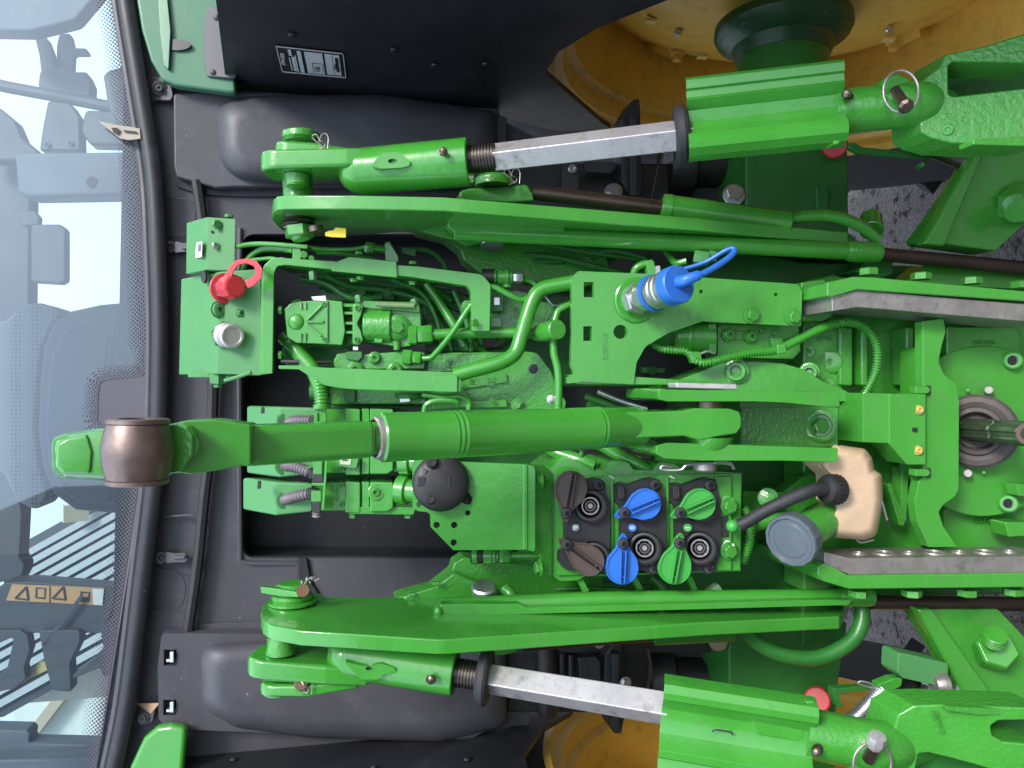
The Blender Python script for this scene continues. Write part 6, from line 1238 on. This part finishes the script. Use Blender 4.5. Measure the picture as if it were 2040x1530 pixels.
SHF = sh.make('splined_shaft', mat('oily_shaft', (.07, .11, .06), .3, metal=.5, var=.3, dirt=(.14, .1, .07), damt=.5), T, bevel=.8, label='oily splined drive shaft stub')
MB().lathe(sp1, sp1 + n, [(-1, 20), (1, 20), (1, 12), (-8, 10), (-8, .1)], 32, cap=False).make('shaft_end', mat('shaft_end_steel', (.28, .2, .18), .45, metal=.5), SHF)
for (u, v) in ((1970, 777), (1928, 943)): MB().lathe(P(u, v, 58), P(u, v, 0), [(0, 9), (6, 9), (8, 7)], 20).make('dowel', mat('dowel_steel', (.3, .3, .26), .4, metal=.5) if 'dowel_steel' not in bpy.data.materials else bpy.data.materials['dowel_steel'], PT)
for (u, v) in ((1928, 777), (1960, 941)): MB().lathe(P(u, v, 58), P(u, v, 0), [(0, 4), (3, 4), (4, 3)], 12).make('dowel', GREEN, PT)
for (u, v) in ((2018, 718), (2009, 1003)): MB().lathe(P(u, v, 60), P(u, v, 0), [(0, 18), (3, 18), (5, 15), (5, 10), (1, 9), (1, .1)], 28).make('mounting_hole', INK if 0 else GREEN, PT); MB().plate(circ(u, v, 8.5, 20), 54, 2).make('hole_shadow', INK, PT)
text('cast_number', '400 691', 1964, 1037, 100, 15, GCAST, PT, th=2.5, right=Dv(0, 0, -1), up=Dv(1, 0, 0)); text('cast_number', 'R52 2410', 1960, 683, 72, 11, GCAST, PT, th=2.5, right=Dv(0, 0, -1), up=Dv(1, 0, 0))
rb([(2026, 964), (2100, 968), (2100, 990), (2030, 988)], 30, 30, 'side_bracket', GREEN, PT, 3, r=3); rb([(2002, 1040), (2100, 1042), (2100, 1064), (2010, 1070)], 30, 40, 'side_bracket', GREEN, PT, 3, r=4)

# ---- pick-up rails
def railset(up):
    if up:
        G = rb([(1648, 562, 4), (1700, 551, 3), (1740, 552), (2100, 585), (2100, 604), (1708, 577, 2), (1656, 592, 2), (1648, 590, 2)], -60, 230, 'rail_mount', GREEN, T, 3, label='upper green rail mount with a row of bolt heads')
        A = MB().plate([(1657, 590, 2), (1708, 578, 2), (2100, 610), (2100, 645), (1708, 612), (1658, 620)], -50, 120)
        RL = A.make('pickup_rail', RAIL, T, bevel=1.5, label='upper silver steel rail with worn scalloped holes')
        for u, v in ((1730, 551), (1835, 560), (1936, 569), (2034, 577)): bolt('gc', u, v - 1, -30, 19, G, n=XV)
        for i, u in enumerate(range(1690, 2060, 48)):
            v = 616 + (u - 1690) * .083; rr = 12 + 6 * (i % 2); MB().lathe(P(u, v, 5), P(u, v, 5) - XV, [(0, rr), (1.5, rr - 1), (1.5, rr - 3), (-5, rr - 6), (-5, .1)], 24, cap=False).make('rail_hole', ZINC, RL)
    else:
        G = rb([(1630, 1128, 3), (1644, 1122, 2), (1690, 1146, 2), (2100, 1141), (2100, 1170), (1692, 1174, 3), (1640, 1158, 3), (1630, 1146)], -60, 230, 'rail_mount', GREEN, T, 3, label='lower green rail mount with a row of bolt heads')
        A = MB().plate([(1643, 1100), (1692, 1112), (2100, 1108), (2100, 1140), (1692, 1145), (1643, 1126)], -52, 90)
        RL = A.make('pickup_rail', RAIL, T, bevel=1.5, label='lower silver steel rail with worn scalloped holes')
        for u, v in ((1710, 1174), (1816, 1173), (1926, 1172), (2018, 1170)): bolt('gc', u, v, -30, 19, G, n=-XV)
        for i, u in enumerate(range(1710, 2060, 50)):
            v = 1103 - (u - 1710) * .011; rr = 14 + 8 * (i % 2); MB().lathe(P(u, v, -14), P(u, v, -14) + XV, [(0, rr), (2.5, rr - 1), (2.5, rr - 4), (-12, rr - 7), (-12, .1)], 24, cap=False).make('rail_hole', RAIL, RL)
railset(True); railset(False)
# ---- oil bottle, its hose, and the grey filler cap
BT_ = thing('oil_bottle', 'amber plastic oil catch bottle tucked beside the green clevis bracket', 'bottle', P(1700, 985, -30))
ob = MB().dome(rnd([(1628, 925, 20), (1640, 893, 18), (1675, 887, 10), (1724, 894, 16), (1737, 912, 10), (1742, 936, 6), (1757, 946, 8), (1759, 1000), (1752, 1040), (1746, 1068, 18), (1722, 1076, 14), (1664, 1072, 20), (1642, 1056, 14), (1660, 1020, 14), (1662, 980), (1660, 950, 20)], 10, 5), 0, 44, 20, 50)
ob.make('bottle_body', AMBER, BT_, sharp=50)
MB().tube([(1664, 892, -12), (1672, 905, -32), (1674, 980, -34), (1672, 1050, -30)], 7, 10).make('bottle_seam', AMBER, BT_)
MB().plate([(1636, 905), (1668, 897), (1672, 1000), (1662, 1050), (1640, 1058), (1655, 1020), (1655, 950), (1632, 930)], -20, 50, r=8).make('bottle_shoulder', AMBER, BT_, bevel=10, seg=4)
CPc = MB().lathe(P(1672, 975, -46), P(1632, 975, -66), [(0, 24), (4, 28), (30, 28), (36, 25), (38, 16), (40, .1)], 28, cap=False).make('bottle_cap', BLACK, BT_)
for i in range(22):
    th = 2 * math.pi * i / 22; n = (P(1632, 975, -66) - P(1672, 975, -46)).normalized(); a_, b_, _ = basis(n); c_ = P(1672, 975, -46) + (a_ * math.cos(th) + b_ * math.sin(th)) * 28 * S
    MB().bar(c_ + n * 5 * S, c_ + n * 28 * S, 1.4, 1.4).make('cap_grip', BLACK, CPc)
MB().tube([(1648, 975, -62), (1620, 976, -70), (1595, 985, -72), (1560, 1000, -64), (1520, 1020, -50), (1490, 1038, -40), (1474, 1046, -34)], 13, 16).make('bottle_hose', RUB, BT_, label='black rubber hose leading to the green knob')
FL_ = MB().cyl(P(1690, 1000, 60), P(1590, 1070, -70), 42, 34, 36).make('filler_neck', GREEN, T, label='green filler neck with grey screw cap')
fc0, fc1 = P(1588, 1068, -70), P(1566, 1084, -100); n = (fc1 - fc0).normalized()
FC = MB().lathe(fc0, fc1, [(0, 46), (2, 50), (26, 51), (30, 49), (30, 44), (27, 42), (27, 34), (28, 33), (28, .1)], 14, cap=False).make('filler_cap', GREYC, FL_, sharp=20, bevel=1, label='slate grey faceted filler cap')
MB().tube([(1700, 1060, 0), (1712, 1080, 0), (1740, 1076, 0)], 2, 6).make('bottle_wire', ZINC, BT_); MB().tube([(1757, 998, -20), (1766, 1030, -18), (1768, 1036, -18)], 1.8, 6).make('bottle_wire', ZINC, BT_)
rib([(1480, 1012, 30), (1492, 1030, 26), (1496, 1060, 26), (1490, 1090, 30), (1478, 1120, 36)], 9, GREEN, T, 'ribbed_harness_hose', 6, label='short green ribbed hose behind the manifold lever')
MB().tube([(1480, 1050, 60), (1540, 1036, 60), (1600, 1040, 60)], 16, 14).make('bent_pipe', GREEN, T)
rb([(1480, 978), (1560, 980), (1600, 950), (1640, 940), (1650, 1000), (1560, 1040), (1480, 1036)], 90, 40, 'mount_plate', GREEN, T, 3, r=6, label='green mounting plate behind the black bottle hose')

# ---- lower links and stabilisers at the right edge
LK = rb([(1838, 480, 10), (1896, 400), (1960, 300), (1975, 285), (2100, 270), (2100, 360), (2060, 430), (1985, 500, 10)], 60, 60, 'stabiliser_link', GREEN, T, 10, r=8, seg=3, label='upper diagonal green stabiliser link')
rb([(1840, 486), (1950, 290), (1970, 285), (1884, 490)], 40, 30, 'link_edge', GREEN, LK, 6)
MB().hexa(P(2018, 402, 60), Dv(-.4, -1, -.25), 44, 44).make('link_nut', GREEN, LK, bevel=2); MB().tube([(2022, 408, 10), (2030, 420, -10)], 24, 20, 1, corr=5, amp=1.2).make('link_thread', GREEN, LK)
LK2 = rb([(1828, 1214), (1990, 1214), (2100, 1330), (2100, 1440), (1990, 1420), (1930, 1400), (1890, 1310)], 60, 60, 'stabiliser_link', GREEN, T, 10, r=8, seg=3, label='lower diagonal green stabiliser link')
rb([(1828, 1214), (1860, 1214), (1990, 1400), (1974, 1420), (1930, 1400)], 30, 30, 'link_edge', GREEN, LK2, 6)
MB().hexa(P(1974, 1298, 58), Dv(.5, -1, .25), 40, 46).make('link_nut', GREEN, LK2, bevel=2); MB().tube([(1980, 1278, 10), (1984, 1262, -4)], 21, 20, 1, corr=5, amp=1.2).make('link_thread', GREEN, LK2)
rb([(1846, 527), (1860, 526), (2100, 550), (2100, 580), (1846, 566), (1808, 560)], 120, 60, 'cross_member', GREEN, T, 6, r=4, label='green cross member behind the upper brown rod')
rb([(1760, 495), (1780, 500), (1780, 545), (1745, 560), (1700, 540)], 130, 60, 'ram_bracket', GDARK, T, 6, r=6, label='dark bracket behind the upper ram end')
MB().tube([(1530, 446, 60), (1580, 434, 60), (1650, 430, 62), (1710, 448, 66), (1750, 478, 70)], 12, 14).make('curved_hose', GREEN, T, label='hose arching over the upper ram end')
MB().cyl(P(1735, 432, 130), P(1737, 460, 100), 22, 24, 20, ch=2).make('ram_port', GREEN, T); 
MB().tube([(1480, 1252, 60), (1510, 1280, 60), (1550, 1302, 60), (1610, 1312, 60), (1660, 1300, 62), (1700, 1272, 66), (1716, 1240, 72), (1716, 1205, 84), (1705, 1185, 100)], 15, 18).make('curved_hose', GDARK, T, label='thick hose sagging under the lower ram end')
rb([(1790, 1300, 8), (1812, 1304, 8), (1890, 1322), (1890, 1372), (1800, 1352), (1788, 1340, 8)], 20, 50, 'link_tube', GPALE, T, 8, r=6, seg=3, label='short green tube beside the steel spring')
SPg = MB().tube([(1760, 1372, 40), (1742, 1392, 40), (1712, 1424, 44), (1690, 1440, 48)], 15, 14, 4, corr=5, amp=2).make('steel_spring', ZINC, T, label='bright coiled steel spring')
MB().tube([(1755, 1376, 38), (1735, 1362, 38), (1715, 1357, 40), (1710, 1362, 40), (1730, 1368, 40), (1760, 1374, 38)], 2, 8).make('spring_hook', ZINC, SPg)
rb([(1750, 1364, 4), (1780, 1352), (1800, 1350, 6), (1796, 1368), (1775, 1378), (1788, 1400), (1786, 1420, 6), (1770, 1414), (1758, 1385)], 30, 24, 'spring_bracket', GREEN, SPg, 4, r=5, seg=3)
hexnut(1845, 1385, 60, 1866, 1384, 60, 26, 'grey_nut', ZINC, SPg); MB().cyl(P(1866, 1384, 60), P(1900, 1384, 60), 20, 19, 24, ch=2).make('grey_stud', ZINC, SPg)
MB().lathe(P(1860, 1364, 20), P(1880, 1364, 20), [(0, 18), (10, 24), (24, 24)], 20).make('grey_bush', RAIL, SPg)
rb([(1780, 1346), (1900, 1370), (1900, 1420), (1800, 1420)], 90, 20, 'dark_bracket', DARKM, SPg, 3)
rb([(1660, 1372), (1740, 1366), (1744, 1374), (1670, 1382), (1680, 1410), (1670, 1410), (1660, 1386)], 110, 20, 'thin_strap', GDARK, SPg, 3, r=4)
ST = rb([(1692, 284), (1706, 284), (1716, 292), (1860, 306), (1860, 318), (1712, 306), (1692, 296)], 120, 12, 'link_strap', GDARK, T, 3, r=3, label='thin green strap running to the rusty link joint')
MB().tube([(1810, 270, 110), (1850, 285, 90), (1890, 300, 80), (1940, 320, 80)], 26, 18).make('link_joint', STEEL, ST); MB().lathe(P(1880, 292, 60), P(1880, 292, 0), [(0, 18), (6, 18), (6, 9), (2, 8), (2, .1)], 24).make('joint_eye', bpy.data.materials['rust'], ST); MB().hexa(P(1832, 326, 120), Dv(-1, 0, -.5), 12, 10).make('joint_nut', GDARK, ST)
rb([(1810, 262), (1840, 262), (1850, 280), (1848, 300), (1815, 285)], 70, 20, 'joint_plate', HOSE, ST, 3, r=5)

# ---- second ram visible above the upper arm, and small fittings
RM = MB().cyl(P(1322, 414, 60), P(1570, 450, 60), 28, 30, 32, ch=3).make('lift_ram', GREEN, T, label='lift ram barrel with dark chrome rod above the upper arm')
MB().cyl(P(1060, 383, 40), P(1330, 416, 60), 15, 16, 24).make('ram_rod', STEEL, RM)
MB().lathe(P(1316, 413, 60), P(1340, 417, 60), [(0, 20), (3, 28), (20, 30)], 32).make('ram_gland', GREEN, RM)
MB().plate([(915, 380), (935, 374), (985, 372), (1050, 366), (1062, 384), (1066, 400), (1010, 404), (915, 398)], 20, 60, r=10).make('ram_eye', GCAST, RM, bevel=10, seg=4)
MB().lathe(P(985, 352, 30), P(985, 378, 30), [(0, 34), (6, 40), (20, 40)], 28).make('ram_pin', GCAST, RM); hairpin(1016, 352, -10, RM, .9)
RM2 = MB().cyl(P(1300, 1262, 60), P(1460, 1250, 60), 24, 28, 32, ch=3).make('lift_ram', GDARK, T, label='lift ram barrel mostly hidden under the lower arm')
MB().cyl(P(1040, 1284, 60), P(1300, 1264, 60), 14, 14, 24).make('ram_rod', RODB, RM2); MB().plate([(905, 1284), (990, 1290), (1035, 1282), (1030, 1300), (1000, 1306), (920, 1300)], 20, 40, r=8).make('ram_eye', GCAST, RM2, bevel=8, seg=3)
# red-brown shadow under the lower guard is rim seen past the fork; finish with a few cable runs in the dark gap
for pts, r in (([(1100, 490, 160), (1200, 505, 150), (1300, 512, 140)], 4), ([(1040, 480, 140), (1160, 500, 140), (1300, 520, 130)], 5), ([(1010, 500, 150), (1060, 520, 150), (1120, 520, 150)], 6)):
    MB().tube(pts, r, 8).make('cable_run', GDARK, BODY)
for pts, r in (([(1000, 1150, 160), (1100, 1158, 150), (1300, 1170, 140)], 5), ([(1040, 1180, 130), (1160, 1172, 120), (1300, 1180, 110)], 4)):
    MB().tube(pts, r, 8).make('cable_run', GDARK, BODY)
for o in bpy.data.objects:
    if o.get('label') and o.parent and len(o['label'].split()) > 16: o['label'] = ' '.join(o['label'].split()[:16])

# nothing sits deeper than thing > part > sub-part
bpy.context.view_layer.update()
for o in list(bpy.data.objects):
    ch = []; q = o
    while q.parent: ch.append(q.parent); q = q.parent
    if len(ch) > 2:
        p = ch[-2]; loc = wloc(o); o.parent = p; o.location = loc - wloc(p)
